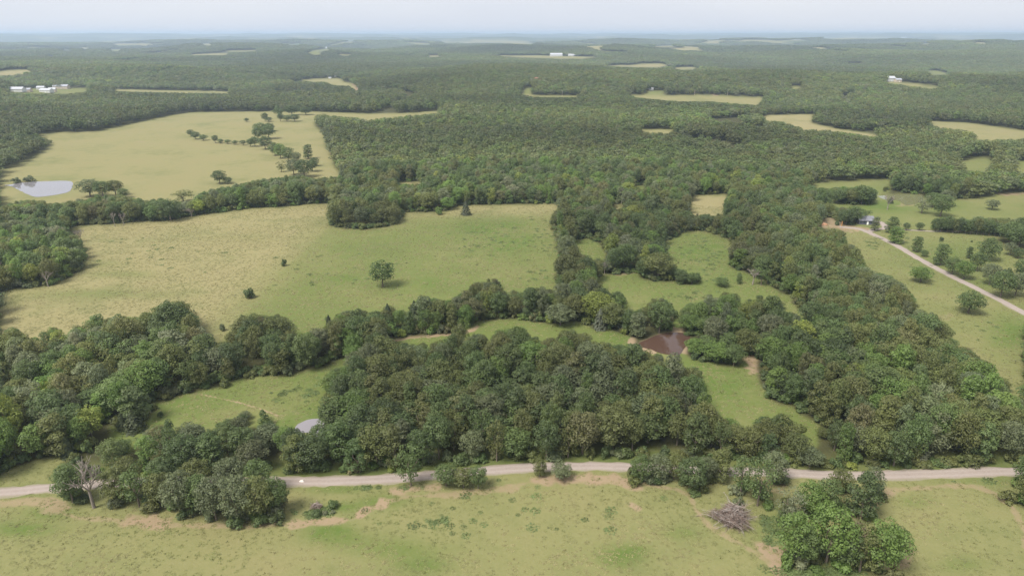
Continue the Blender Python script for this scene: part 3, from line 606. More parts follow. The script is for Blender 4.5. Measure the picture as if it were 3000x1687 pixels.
FHEDGE = [(667,306,22,18,'o','deep green'),(676,307,13,20,'o','deep green'),(706,306,22,18,'o','deep green'),(722,306,16,26,'o','mid green'),(742,306,15,30,'o','deep green'),(700,292,20,30,'o','mid green'),(735,290,16,40,'o','deep green'),(770,290,16,34,'o','deep green'),(480,344,18,20,'o','deep green'),(493,351,20,24,'o','deep green'),(512,354,16,22,'o','mid green'),(542,360,20,18,'o','deep green'),(556,361,12,16,'o','mid green'),(573,362,8,18,'o','mid green'),(592,364,8,18,'o','mid green'),(612,366,14,18,'o','deep green'),(630,369,20,22,'o','mid green'),(655,336,28,34,'o','mid green'),(678,331,22,30,'o','deep green'),(650,352,32,32,'o','mid green'),(676,350,36,38,'o','mid green'),(642,369,26,26,'o','mid green'),(668,376,34,38,'o','deep green'),(692,392,34,30,'o','mid green'),(706,399,38,34,'o','fresh green'),(726,406,36,34,'o','mid green'),(746,408,26,28,'o','grey-green'),(776,400,38,28,'t','mid green'),(792,418,22,24,'o','deep green'),(708,433,30,26,'l','olive'),(740,441,42,42,'o','grey-green'),(766,446,46,48,'o','deep green'),(786,432,30,30,'o','deep green'),(815,318,34,40,'l','olive'),(822,348,30,30,'o','grey-green')]
LANE = [(2243,586,44,35,'t','mid green'),(2251,612,46,42,'t','fresh green'),(2200,581,38,24,'t','grey-green'),(2279,579,20,20,'o','deep green'),(2312,580,22,22,'o','deep green'),(2305,634,42,30,'t','mid green'),(2324,645,18,22,'o','mid green'),(2365,667,58,40,'t','mid green'),(2394,690,48,46,'o','mid green'),(2424,702,50,46,'o','fresh green'),(2436,650,32,20,'t','deep green'),(2480,655,60,60,'o','mid green'),(2457,682,50,42,'o','mid green'),(2488,716,58,48,'o','grey-green'),(2516,748,72,62,'o','mid green'),(2553,744,62,52,'o','grey-green'),(2570,704,56,52,'o','mid green'),(2540,642,34,34,'o','grey-green'),(2560,650,28,30,'o','deep green'),(2600,760,70,60,'o','mid green')]
EFIELD = [(2315,710,43,58,'o','fresh green'),(2435,788,60,72,'o','mid green')]
ROWE = [(x, 583+ (x-2352)*.075, 36+ (i*7 % 5)*2, 30, 'o', ('deep green','mid green','deep green','olive')[i % 4]) for i, x in enumerate(range(2352, 2520, 15))] + [(2536,612,58,58,'o','mid green'),(2568,604,60,58,'o','deep green'),(2560,622,56,56,'o','mid green'),(2596,640,60,56,'o','deep green')]
MEADOW = [(2495,528,28,34,'o','grey-green'),(2365,545,60,58,'o','mid green'),(2378,520,44,40,'o','grey-green'),(2318,537,48,40,'l','pale sage'),(2345,522,40,44,'o','mid green'),(2166,514,50,54,'o','mid green'),(2142,513,40,44,'o','olive'),(2184,514,40,34,'o','deep green'),(2105,512,38,44,'o','mid green'),(2148,562,46,46,'o','mid green'),(2128,566,40,44,'o','deep green'),(2176,556,30,30,'l','mid green')]
MGROUPS = [
 ('trees south of the road, west end', 'roadside clump at the west end of the pasture', SOUTHW), ('roadside trees south of the road, middle', 'open roadside strip south of the gravel road', SOUTHM),
 ('roadside trees south of the road, east', 'roadside row west of the brush pile', SOUTHE), ('grove beside the big brush pile', 'grove east of the big brush pile', SPUR), ('trees at the east edge of the road', 'clump where the road leaves the frame', EEDGE),
 ('trees round the small upper clearings', 'group between muddy pond and upper clearings', ISLAND), ('bright trees east of the muddy pond', 'bright clump east of the muddy pond', PONDE), ('bright trees at the small pond', 'near bank of the small pond', PONDS_TREE), ('pale trees in the west wood', 'pale and tall crowns of the west wood', WESTW),
 ('trees round the western pond and hay fields', 'edges of the western hay fields', NFIELD), ('hedgerow trees across the hay field', 'hedgerow across the upper hay field', FHEDGE), ('trees along the gravel lane', 'strip east of the gravel lane', LANE),
 ('round trees in the eastern pasture', 'pasture west of the gravel lane', EFIELD), ('tree row across the eastern meadow', 'tree row across the eastern meadow', ROWE), ('meadow trees round the dark house', 'meadow round the dark-roofed house', MEADOW)]
def dims(px, py, hp, wp):
    X, Y, Z = at(px, py); X, Y, Z = float(X[0]), float(Y[0]), float(Z[0])
    s = math.sqrt(X*X+Y*Y+(CAM_H-Z)**2); zc = Y*cp-(Z-CAM_H)*sp; ang = math.atan2(CAM_H-Z, Y)
    W = wp*zc/FOC; H = max(W*.6, (hp*zc/FOC - .22*W*math.sin(ang))/math.cos(ang)); return X, Y, Z, H, W
NAT = {}
for i in range(7): NAT[i] = (13, 4.9*2)
for i in (7, 8, 9): NAT[i] = (14.5, 3.6*2)
for i in (10, 11, 12): NAT[i] = (12.5, 4.5*2)
mrng = np.random.default_rng(77); TAKEN = []; MANUAL = []
for grp, place, L in MGROUPS:
    L = sorted(L, key=lambda t: t[0])
    for n_, (px, py, hp, wp, f, tone) in enumerate(L):
        X, Y, Z, H, W = dims(px, py, hp, wp); TAKEN.append((X, Y, W*.5)); MANUAL.append((X, Y, Z, H, W, f, tone, n_, len(L), place, grp))
lone = dims(963, 722, 68, 68); TAKEN.append((lone[0], lone[1], 4))
# ---- the woods
tx, ty = field(120, 640, lambda r: 6.9, 44)
th = R.uniform(.74, 1.22, len(tx))*(1+.25*vnoise(tx/30, ty/30, 83)); trs = R.uniform(.62, 1.26, len(tx))
def fit(x, y, h, rs, H0, R0, steps):
    """where a full-grown tree would hide open ground that can be seen, a younger one stands"""
    ok = allowed(x, y, H0*h, R0*rs)
    for f in steps:
        i = np.nonzero(~ok)[0]; g = allowed(x[i], y[i], H0*h[i]*f, R0*rs[i]*(.25+.75*f)); j = i[g]
        h[j] *= f; rs[j] *= .25+.75*f; ok[j] = True
    return ok
ok = fit(tx, ty, th, trs, 13, 4.2, (.78, .6, .45, .3, .2))
bx_, by_ = project(tx, ty, terr(tx, ty))
# no wood south of the near road; those trees are set one by one below
ok &= ~((bx_ > 125) & (bx_ < 250) & (by_ > 1150))
for (qx, qy, qr) in TAKEN: ok &= np.hypot(tx-qx, ty-qy) > max(qr*.8, 3.)
# thin out right of the lane and inside the sparse island
ok &= ~((by_ > 600) & (bx_ > 1960+ (by_-600)*.0) & (bx_ > 2160+(by_-580)*1.9))
tx, ty, th, trs, bx_, by_ = [v[ok] for v in (tx, ty, th, trs, bx_, by_)]
tt = pick_tones(tx, ty, R); rad_ = np.hypot(tx, ty)
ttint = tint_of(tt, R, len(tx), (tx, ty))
var = R.integers(0, 13, len(tx))
vis = (bx_ > -25) & (bx_ < 2601)
order = np.argsort(np.where(vis, rad_, 1e9))
N_SINGLE = 296 - len(MANUAL)
single = np.zeros(len(tx), bool); single[order[:N_SINGLE]] = True

VARS = [(m, TRUNK[i % 3]) for i, m in enumerate(OAK+TALL+LOOSE)]
def make_tree(x, y, sxy, sz, rz, v, tint, label, group, name='broadleaf_tree', cat='tree', z=None):
    z = float(terr(x, y)) if z is None else z
    o = thing(name, (x, y, z), label, cat, group, rz, (sxy, sxy, sz))
    cm, tm = VARS[v]
    c = put('crown', cm, o); c['tint'] = [float(q) for q in tint]
    put('trunk', tm, o); return o
def stand(bx, by):
    if by < 830 and bx < 1500: return 'middle tree belt'
    if bx < 300 or (bx < 520 and by < 1040): return 'west wood'
    if by > 1010 and bx < 800: return 'west roadside wood'
    if bx > 1990 or (bx > 1850 and by < 1130): return 'east wood'
    if bx < 860 and by < 1010: return 'middle tree belt'
    return 'central wood'
ORD = ['leftmost','second','third','fourth','fifth','sixth','seventh','eighth','ninth','tenth','eleventh','twelfth','thirteenth','fourteenth','fifteenth','sixteenth','seventeenth','eighteenth','nineteenth','twentieth','twenty-first','twenty-second','twenty-third','twenty-fourth','twenty-fifth','twenty-sixth','twenty-seventh','twenty-eighth']
ROWN = ['front rank by road'] + [f'{o} rank from road' for o in ('second','third','fourth','fifth','sixth','seventh','eighth','ninth','tenth')]
ids = np.nonzero(single)[0]
rdist = polyline_dist(tx[ids], ty[ids], [tuple(p) for p in road_line[::12]])
bucket = {}
for n_, i in enumerate(ids):
    row = min(9, int(max(0, rdist[n_]-3)//9)); bucket.setdefault((stand(bx_[i], by_[i]), row, int(tt[i])), []).append(i)
for (st, row, tn), L in bucket.items():
    L.sort(key=lambda i: bx_[i])
    for k, i in enumerate(L):
        tone = TN[tn]; v = int(var[i]); form = 'broad' if v < 7 else ('tall' if v < 10 else 'loose-crowned')
        if len(L) == 1: lab = f'only {tone} crown in the {ROWN[row]} of the {st}'
        else: lab = f'{ORD[k] if k < len(ORD) else "rightmost"}{" from the left" if k else ""} of the {tone} crowns, {ROWN[row]}, {st}'
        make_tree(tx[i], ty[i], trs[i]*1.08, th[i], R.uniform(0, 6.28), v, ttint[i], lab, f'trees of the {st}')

for (X, Y, Z, H, W, f, tone, n_, tot, place, grp) in MANUAL:
    vs = VARIANT[f]; v = vs[int(mrng.integers(0, len(vs)))]; h0, w0 = NAT[v]
    o_ = ORD[n_] if n_ < len(ORD) else ('rightmost' if n_ == tot-1 else f'{tot-n_}th from the right')
    pos = o_ if n_ == 0 else ('rightmost' if n_ == tot-1 else (o_ + (' from the left' if n_ < len(ORD) else '')))
    make_tree(X, Y, W/w0, H/h0, mrng.uniform(0, 6.28), v, np.array(TONES[tone])*mrng.uniform(.92, 1.08), f'{tone} tree, {pos}, {place}', grp, z=Z-.05)

def stuff_instances(name, meshes, x, y, z, sxy, sz, tint, label, colname, lift=0.):
    col = bpy.data.collections.new(colname)
    for i, m in enumerate(meshes):
        o = bpy.data.objects.new(f'{colname}_{i:02d}', m); col.objects.link(o)
    me = bpy.data.meshes.new(name); n = len(x); me.vertices.add(n); me.vertices.foreach_set('co', np.column_stack([x, y, z+lift]).astype(np.float32).ravel())
    me.attributes.new('rz', 'FLOAT', 'POINT').data.foreach_set('value', R.uniform(0, 6.283, n).astype(np.float32))
    me.attributes.new('pick', 'INT', 'POINT').data.foreach_set('value', R.integers(0, len(meshes), n).astype(np.int32))
    me.attributes.new('size', 'FLOAT_VECTOR', 'POINT').data.foreach_set('vector', np.column_stack([sxy, sxy, sz]).astype(np.float32).ravel())
    me.attributes.new('tint', 'FLOAT_COLOR', 'POINT').data.foreach_set('color', np.column_stack([tint, np.ones(n)]).astype(np.float32).ravel())
    g = bpy.data.node_groups.new(name, 'GeometryNodeTree'); g.interface.new_socket('Geometry', in_out='INPUT', socket_type='NodeSocketGeometry'); g.interface.new_socket('Geometry', in_out='OUTPUT', socket_type='NodeSocketGeometry')
    gi = g.nodes.new('NodeGroupInput'); go = g.nodes.new('NodeGroupOutput'); ip = g.nodes.new('GeometryNodeInstanceOnPoints')
    ci = g.nodes.new('GeometryNodeCollectionInfo'); ci.inputs['Collection'].default_value = col; ci.inputs['Separate Children'].default_value = True; ci.inputs['Reset Children'].default_value = True
    def na(nm, dt):
        a = g.nodes.new('GeometryNodeInputNamedAttribute'); a.data_type = dt; a.inputs[0].default_value = nm; return a.outputs[0]
    cx = g.nodes.new('ShaderNodeCombineXYZ'); g.links.new(na('rz', 'FLOAT'), cx.inputs[2])
    g.links.new(gi.outputs[0], ip.inputs['Points']); g.links.new(ci.outputs[0], ip.inputs['Instance']); ip.inputs['Pick Instance'].default_value = True
    g.links.new(na('pick', 'INT'), ip.inputs['Instance Index']); g.links.new(cx.outputs[0], ip.inputs['Rotation']); g.links.new(na('size', 'FLOAT_VECTOR'), ip.inputs['Scale'])
    g.links.new(ip.outputs[0], go.inputs[0])
    o = put(name, me); md = o.modifiers.new('scatter', 'NODES'); md.node_group = g
    return tag(o, label, None, None, 'stuff')
rest = ~single
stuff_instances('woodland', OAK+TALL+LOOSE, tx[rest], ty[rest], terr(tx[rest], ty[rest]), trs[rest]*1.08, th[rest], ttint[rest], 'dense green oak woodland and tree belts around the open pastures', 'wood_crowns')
# undergrowth along the wood edges
ux, uy = field(120, 640, lambda r: 3.7, 44); ub, uc = project(ux, uy, terr(ux, uy)); near_open = np.zeros(len(ux), bool); k0 = (kind_at(ub, uc) == 0)
for dx, dy in ((0, -7), (5, -5), (-5, -5)):
    qx, qy = project(ux+dx, uy+dy, terr(ux+dx, uy+dy)); near_open |= kind_at(qx, qy) > 0
ok = k0 & near_open & allowed(ux, uy, np.full(len(ux), 3.), np.full(len(ux), 1.5)) & ~((uc > 600) & (ub > 2160+(uc-580)*1.9))
ux, uy = ux[ok], uy[ok]
ex = []; ey = []
for (X, Y, Z, H, W, f, tone, n_, tot, place, grp) in MANUAL:      # brambles and saplings at the feet of the roadside trees
    if grp in ('trees south of the road, west end', 'grove beside the big brush pile', 'roadside trees south of the road, east', 'trees south of the road, middle', 'trees at the east edge of the road'):
        for _ in range(3): ex.append(X+mrng.normal(0, W*.33)); ey.append(Y+mrng.normal(W*.1, W*.25))
ex = np.array(ex); ey = np.array(ey); dd = polyline_dist(ex, ey, [tuple(p) for p in road_line[::6]]); ux = np.concatenate([ux, ex[dd > 4.6]]); uy = np.concatenate([uy, ey[dd > 4.6]]); n = len(ux)
stuff_instances('undergrowth', SHRUB, ux, uy, terr(ux, uy), R.uniform(.9, 1.6, n), R.uniform(.9, 1.8, n), tint_of(pick_tones(ux, uy, R), R, n), 'low green undergrowth along the edges of the woods', 'edge_shrubs')
# middle distance
mx, my = field(640, 2300, lambda r: 8.6+(r-640)/1700*4.2, 42)
mh = R.uniform(.8, 1.3, len(mx)); mh = mh*(1+.45*vnoise(mx/130, my/110, 88)); mr = R.uniform(.8, 1.5, len(mx))*(1+(np.hypot(mx, my)-640)/1700*.35)
ok = fit(mx, my, mh, mr, 12.5, 4., (.75, .5, .3)); ok &= ~((np.hypot(mx, my) > 760) & (np.abs(vnoise(mx/430+7, my/330, 89)) < .012)); mx, my, mh, mr = [v[ok] for v in (mx, my, mh, mr)]
stuff_instances('distant_woodland', MIDT, mx, my, terr(mx, my), mr, mh, (tint_of(pick_tones(mx, my, R), R, len(mx))*.6+np.array([[.118,.134,.05]])*.4)*(1.1+.85*vnoise(mx/260, my/200, 84)+.3*vnoise(mx/90, my/80, 85))[:, None], 'unbroken green oak forest rolling away behind the pastures', 'mid_crowns')
# far forest
fx, fy = field(2300, 9500, lambda r: 19*max(1, r/3300), 40)
fs = np.maximum(1, np.hypot(fx, fy)/3300)*R.uniform(.85, 1.15, len(fx)); fz = terr(fx, fy)
qx, qy = project(fx, fy, fz+8*np.sqrt(fs)); b0, b1 = project(fx, fy, fz)
fr = np.hypot(fx, fy)
ok = (kind_at(qx, qy) == 0) & (kind_at(b0, b1) == 0)
for dx, dh in ((0, .5), (0, 1.), (-11, .7), (11, .7), (0, .75), (0, .25)):
    qx, qy = project(fx+dx*fs, fy, fz+13*np.sqrt(fs)*dh); ok &= kind_at(qx, qy) == 0
ok = ok & ~((fr > 3200) & (vnoise(fx/240, fy/640, 41)+.7*vnoise(fx/110, fy/300, 42) > .42)) & ~((fr > 6500) & (vnoise(fx/500, fy/900, 43)+.5*vnoise(fx/160, fy/200, 44) > .31))
fx, fy, fs, fz = fx[ok], fy[ok], fs[ok], fz[ok]
stuff_instances('far_forest', CLUMP, fx, fy, fz, fs, np.sqrt(fs)*.95, (tint_of(pick_tones(fx/4, fy/4, R), R, len(fx))*.5+np.array([[.115,.130,.05]])*.5)*(1.15+.7*vnoise(fx/900, fy/600, 86)+.4*vnoise(fx/300, fy/260, 87))[:, None], 'bluish distant forest covering the far low hills', 'far_clumps')

# ------------------------------------------------------------------ single trees and shrubs of other kinds
def leafy(name, part, me, nat, px, py, hp, wp, tone, label, cat, group=None, trunk=True):
    X, Y, Z, H, W = dims(px, py, hp, wp); o = thing(name, (X, Y, Z-.05), label, cat, group, mrng.uniform(0, 6.28), (W/nat[1], W/nat[1], H/nat[0]))
    c = put(part, me, o); tn = TONES[tone] if isinstance(tone, str) else tone; c['tint'] = [float(v) for v in tn]
    if trunk: put('trunk', TRUNK[0], o, s=(nat[1]/9.8, nat[1]/9.8, nat[0]/13))
    return o
LONE = crown_mesh('crown', 301, H=12, Rc=5.2, base=.16, nl=26, per=95, leaf=.3)
leafy('pasture_tree', 'crown', LONE, (12, 10.2), 963, 722, 70, 68, (.078,.125,.034), 'round fresh green tree standing alone in the middle of the open pasture', 'tree')
for px, py, hp, wp, tone, lab in [(715,669,23,18,'deep green','small dark shrub high in the western pasture, below the tree belt'),(628,749,34,38,'deep green','round dark bush in the western pasture, left of the lone tree'),(560,832,22,20,'grey-green','little grey-green bush at the foot of the western pasture'),(1104,540,24,26,'fresh green','small round pale bush in the grass strip beside the conical cedar'),
  (390,1030,20,20,'olive','small low bush at the gap in the west wood'),(405,1047,16,20,'deep green','lower of the two small bushes at the gap of the west wood'),(42,461,18,26,'grey-green','left clump of reeds on the far bank of the western pond'),(76,457,14,30,'grey-green','right clump of reeds on the far bank of the western pond'),
  (2105,567,14,16,'deep green','low bush at the edge of the red earth patch'),(2368,606,13,16,'deep green','small bush in the eastern meadow below the tree row'),(2444,609,6,8,'deep green','tiny bush alone in the eastern meadow'),(2536,690,20,26,'deep green','dark bush among the lane-side trees near the right edge'),
  (818,1293,13,20,'pale sage','left pale rounded shrub beside the small brush pile'),(837,1291,12,18,'pale sage','right pale rounded shrub beside the small brush pile'),(796,1296,12,36,'deep green','dark low thicket in front of the small brush pile'),(838,1276,14,40,'mid green','green low thicket behind the two pale shrubs')]:
    leafy('bush', 'foliage', SHRUB[int(mrng.integers(0, 3))], (2.7, 4.2), px, py, hp, wp, tone, lab, 'bush', 'single bushes in the open grass', False)
for px, py, hp, wp, tone, lab in [(1172,541,36,28,(.085,.100,.060),'dark conical cedar standing alone in the grass strip above the pasture'),(1509,827,54,40,(.15,.165,.12),'greyish conical cedar at the edge of the valley meadow'),(340,1083,56,56,(.075,.092,.042),'broad dark juniper at the gap in the west wood'),(312,1078,46,34,(.070,.09,.042),'smaller juniper left of the broad juniper at the gap'),
  (175,1147,52,42,(.080,.105,.045),'cone-shaped cedar at the foot of the west wood above the left field'),(1044,812,58,38,(.062,.085,.038),'tall pointed cedar in the middle tree belt'),(829,830,40,22,(.060,.075,.042),'narrow dark cedar on the upper side of the tree belt'),(978,826,64,36,(.062,.09,.045),'tall cedar rising above the middle tree belt'),(2240,512,18,14,(.08,.1,.05),'little cedar beside the weedy pond')]:
    leafy('cedar_tree', 'crown', CEDAR[int(mrng.integers(0, 2))], (9, 5.6), px, py, hp, wp, tone, lab, 'cedar tree', 'cedars among the woods and pastures')
for n_, (px, py, hp, wp, lab) in enumerate([(237,1277,128,100,'big bare grey dead tree south of the road at the left'),(290,570,40,20,'left bare dead tree on the near edge of the western tree belt'),(312,566,34,20,'right bare dead tree on the near edge of the western tree belt'),(205,608,34,30,'bare tree at the top of the wood in the west'),(122,721,44,34,'dead tree on the lower edge of the rounded western wood'),(6,714,70,24,'pale dead trunk at the left frame edge'),
  (873,486,34,34,'dead grey tree at the left part of the upper belt'),(1098,462,34,18,'dead grey tree in the middle of the upper belt'),(1477,482,34,22,'left dead tree of the upper belt, right half'),(1563,512,42,22,'right dead tree of the upper belt, right half'),(1893,716,46,40,'pale dead tree beside the small green trees in the upper clearing'),(2232,528,40,28,'bare pale tree standing in the eastern meadow by the weedy pond'),(1520,690,34,16,'thin dead tree at the edge of the upper clearing'),(482,545,26,34,'pale dead brush tree on the western belt, next to the dark round tree')]):
    X, Y, Z, H, W = dims(px, py, hp, wp); k = max(W/9.5, .45*H/13)
    o = thing('bare_tree', (X, Y, Z), lab, 'dead tree', 'dead trees among the green', n_*1.7, (k, k, H/11.5)); put('branches', BARE[n_ % 3], o)

# ------------------------------------------------------------------ brush piles
def branch_mesh(seed, L, r, forks=3):
    rng = random.Random(seed); segs = []
    p = Vector((-L/2, 0, 0)); d = Vector((1, rng.gauss(0, .08), rng.gauss(0, .08))).normalized(); n = 4; rr = r
    for i in range(n):
        q = p+d*(L/n); segs.append((p, q, rr, rr*.75))
        for f in range(forks if i > 0 else 0):
            v = (d+Vector((rng.gauss(0, .5), rng.gauss(0, .6), rng.gauss(0, .5)))).normalized(); ll = L*rng.uniform(.12, .28)
            segs.append((p+d*L/n*rng.random(), p+d*L/n*rng.random()+v*ll, rr*.5, rr*.15))
        p = q; rr *= .75; d = (d+Vector((0, rng.gauss(0, .16), rng.gauss(0, .12)))).normalized()
    V, F = tubes(segs, 4); return V, F
def brush_pile(px, py, rx, ry, h, nb, nt, label, seed):
    rng = random.Random(seed); X, Y, Z = at(px, py); o = thing('brush_pile', (float(X[0]), float(Y[0]), float(Z[0])), label, 'brush pile', 'brush piles in the pasture')
    ms = []
    for k in range(5):
        V, F = branch_mesh(seed+k, rx*1.15, .06+.035*rx/5, 3); ms.append(mesh_from('branch', V, F, (M_brush2, M_brush, M_brush2)[k % 3], True))
    def place():
        a = rng.uniform(0, 6.28); q = math.sqrt(rng.random())*.80; x = rx*q*math.cos(a); y = ry*q*math.sin(a); z = h*(1-q*q)*rng.uniform(.35, 1)+.12; lump = 1+.28*math.sin(a*3+seed)+.14*math.sin(a*5); x *= lump; y *= lump; return a, q, x, y, z
    for k in range(nb):
        a, q, x, y, z = place(); b = put('branch', ms[k % 5], o, (x, y, z)); s = rng.uniform(.55, 1.0)*(1+.35*q); b.scale = (s, s, s)
        b.rotation_euler = (rng.uniform(0, 6.28), rng.gauss(0, .30), a+rng.gauss(0, .9))
    Vs = []; Fs = []; n0 = 0
    for k in range(nt):
        a, q, x, y, z = place(); L = rng.uniform(.5, 1.5)*rx/5; t = a+rng.gauss(0, 1.1); e = rng.gauss(0.05, .35); d = Vector((math.cos(t)*math.cos(e), math.sin(t)*math.cos(e), math.sin(e)))
        c = Vector((x, y, max(.15, z*.95))); V, F = tubes([(c-d*L, c+d*L, .05, .02)], 3); Vs.append(V); Fs.append(F+n0); n0 += len(V)
    V = np.vstack(Vs); V[:, 2] = np.maximum(V[:, 2], .02)
    tw = put('twigs', mesh_from('twigs', V, np.vstack(Fs), M_brush), o); tw['kind'] = 'stuff'
brush_pile(1840, 1306, 5.3, 5.6, 3.0, 95, 900, 'big heap of cut grey and reddish branches in the near pasture', 5)
brush_pile(795, 1276, 1.9, 1.7, 1.2, 22, 160, 'small heap of grey sticks in the weeds south of the road', 9)
X, Y, Z = at(2115, 1283)
for px, py, r_, lab in ((2117,1284,2.6,'brown dry thicket among the grove trees, the upper of two'),(2152,1335,2.8,'brown dry thicket among the grove trees, the lower of two')):
    X, Y, Z = at(px, py); Vs = []; Fs = []; n0 = 0; rg = random.Random(int(px))
    for k in range(420):
        a = rg.uniform(0, 6.28); q = math.sqrt(rg.random())*r_; b0 = Vector((q*math.cos(a), q*math.sin(a)*1.3, 0)); d = Vector((rg.gauss(0, .5), rg.gauss(0, .5), 1.2)).normalized(); V, F = tubes([(b0, b0+d*rg.uniform(.8, 2.4), .035, .015)], 3); Vs.append(V); Fs.append(F+n0); n0 += len(V)
    tag(put('dry_thicket', mesh_from('dry_thicket', np.vstack(Vs), np.vstack(Fs), M_brush), None, (float(X[0]), float(Y[0]), float(Z[0]))), lab, 'thicket', 'dry brown thickets')

# ------------------------------------------------------------------ houses, barns, poles
M_white = simple_mat('white_wall', (.50,.50,.48), .05, .5, .6); M_tan = simple_mat('tan_wall', (.45,.38,.30), .1, .5); M_wdark = simple_mat('dark_wall', (.09,.09,.11), .2, .6)
M_rmetal = simple_mat('pale_metal_roof', (.38,.39,.41), .06, .3, .45); M_rgrey = simple_mat('grey_roof', (.28,.29,.32), .15, .6); M_rdark = simple_mat('dark_roof', (.16,.16,.18), .2, .6); M_rred = simple_mat('red_roof', (.26,.13,.10), .12, .5)
M_door = simple_mat('door_paint', (.82,.82,.80), .03, .5, .5); M_pane = water_material('window_glass', (.05,.06,.08))
def box(x0, x1, y0, y1, z0, z1):
    V = [(x, y, z) for z in (z0, z1) for x, y in ((x0, y0), (x1, y0), (x1, y1), (x0, y1))]
    return V, [(3,2,1,0),(4,5,6,7),(0,1,5,4),(1,2,6,5),(2,3,7,6),(3,0,4,7)]
def building(px, py, w_, d_, h_, rh, wall, roof, label, rz=0., cat='house', name='house', windows=True, group=None, clear=0):
    X, Y, Z = at(px, py); X, Y, Z = float(X[0]), float(Y[0]), float(Z[0]); o = thing(name, (X, Y, Z), label, cat, group, rz)
    V, F = box(-w_/2, w_/2, -d_/2, d_/2, -.5, h_); V += [(-w_/2, 0, h_+rh-.06), (w_/2, 0, h_+rh-.06)]; F = [f for f in F if f != (4,5,6,7)] + [(4, 7, 8)[::-1], (5, 6, 9)]
    put('wall', mesh_from('wall', V, F, wall), o)
    e = .45; V = []; F = []
    for sgn in (-1, 1):
        k = len(V); slope = rh/(d_/2)
        V += [(-w_/2-e, 0, h_+rh+.02), (w_/2+e, 0, h_+rh+.02), (w_/2+e, sgn*(d_/2+e), h_-slope*e+.02), (-w_/2-e, sgn*(d_/2+e), h_-slope*e+.02)]; V += [(a, b, c+.16) for a, b, c in V[k:k+4]]
        F += [(k+3,k+2,k+1,k),(k+4,k+5,k+6,k+7),(k,k+1,k+5,k+4),(k+1,k+2,k+6,k+5),(k+2,k+3,k+7,k+6),(k+3,k,k+4,k+7)]
    put('roof', mesh_from('roof', V, F, roof), o)
    V, F = box(-.55, .55, -d_/2-.06, -d_/2+.04, 0.02, 2.1); put('door', mesh_from('door', V, F, M_door), o, (w_*.08, 0, 0))
    if windows:
        V, F = box(-.6, .6, -d_/2-.05, -d_/2+.04, 1.0, 2.1); wm = mesh_from('window', V, F, M_pane)
        for t in (-.36, -.14, .32): put('window', wm, o, (w_*t, 0, 0))
    return o
G = 'distant farm buildings'
building(2174,562, 9.5,7.5,2.9,2.2, M_wdark,M_rdark,'small dark-sided house with dark gable roof beside the gravel drive', -.12)
building(40,231, 32,14,5,3.5, M_white,M_rmetal,'long white barn, leftmost of the far western farmstead', .05, 'barn','barn',False,G)
building(70,231, 13,10,4,2.5, M_tan,M_rgrey,'small tan shed right of the long white barn', .1,'shed','shed',False,G)
building(104,226, 16,12,5,3, M_white,M_rmetal,'white house in the middle of the far western farmstead', .2,'house','house',False,G)
building(118,233, 22,12,4.5,3, M_white,M_rmetal,'low white barn in front of the far western farmstead', -.1,'barn','barn',False,G)
building(133,231, 12,10,4.5,3, M_tan,M_rmetal,'pale farm shed between the western white barns', .3,'shed','shed',False,G)
building(155,223.5, 34,14,5.5,4, M_tan,M_rgrey,'wide grey-roofed barn, rightmost of the western farmstead', .06,'barn','barn',False,G)
building(841,193, 13,9,3,2, M_white,M_rmetal,'white house at the head of the small clearing, left', 0,'house','house',False,G)
building(853,192.5, 16,9,3,2, M_white,M_rmetal,'white house at the head of the small clearing, right', .1,'house','house',False,G)
building(830,198, 9,5,2.6,1, M_white,M_rmetal,'white shed in front of the two clearing houses', 0,'shed','shed',False,G)
building(823,123, 60,26,8,6, M_white,M_rmetal,'pale barns on the far left ridge clearing', .1,'barn','barn',False,G)
building(1001,106.5, 60,30,10,8, M_white,M_rmetal,'lone white building on the far ridge before the bright meadow', 0,'barn','barn',False,G)
building(1399,142.5, 58,26,8,7, M_white,M_rmetal,'big white gabled barn in the long far clearing', .08,'barn','barn',False,G)
building(1436,142, 26,16,6,4, M_white,M_rmetal,'white shed next right of the big far barn', 0,'shed','shed',False,G)
building(1451,142, 30,14,5,3, M_wdark,M_rmetal,'low dark-sided shed rightmost in the long far clearing', 0,'shed','shed',False,G)
building(1566,115, 90,30,9,7, M_white,M_rmetal,'long white building on the far skyline woods', 0,'barn','barn',False,G)
building(1353,209, 15,11,7,4, M_tan,M_rred,'red-roofed house hidden in the forest', .2,'house','house',False,G)
building(1637,227, 10,6,3,1.5, M_white,M_rmetal,'small white cabin at the back of the green lawn', 0,'cabin','cabin',False,G)
building(1800,177, 18,10,5,4, M_white,M_rred,'red-roofed house in the far right woods', 0,'house','house',False,G)
building(1824,175, 26,12,5,4, M_white,M_rmetal,'white-roofed house right of the far red-roofed house', 0,'house','house',False,G)
building(2237,205, 20,13,7,4, M_white,M_rmetal,'white barn at the top of the sloping right clearing', .15,'barn','barn',False,G)
building(2258,207, 13,9,5,3, M_tan,M_rgrey,'small tan house right of the white barn on the slope', .1,'house','house',False,G)
building(2180,107, 60,24,9,7, M_white,M_rmetal,'pale house in the far right woods under the ridge', 0,'house','house',False,G)
building(2274,96.5, 90,40,12,9, M_white,M_rmetal,'pale building on the far right skyline', 0,'barn','barn',False,G)
M_pole = simple_mat('pole_wood', (.42,.36,.30), .15, 1)
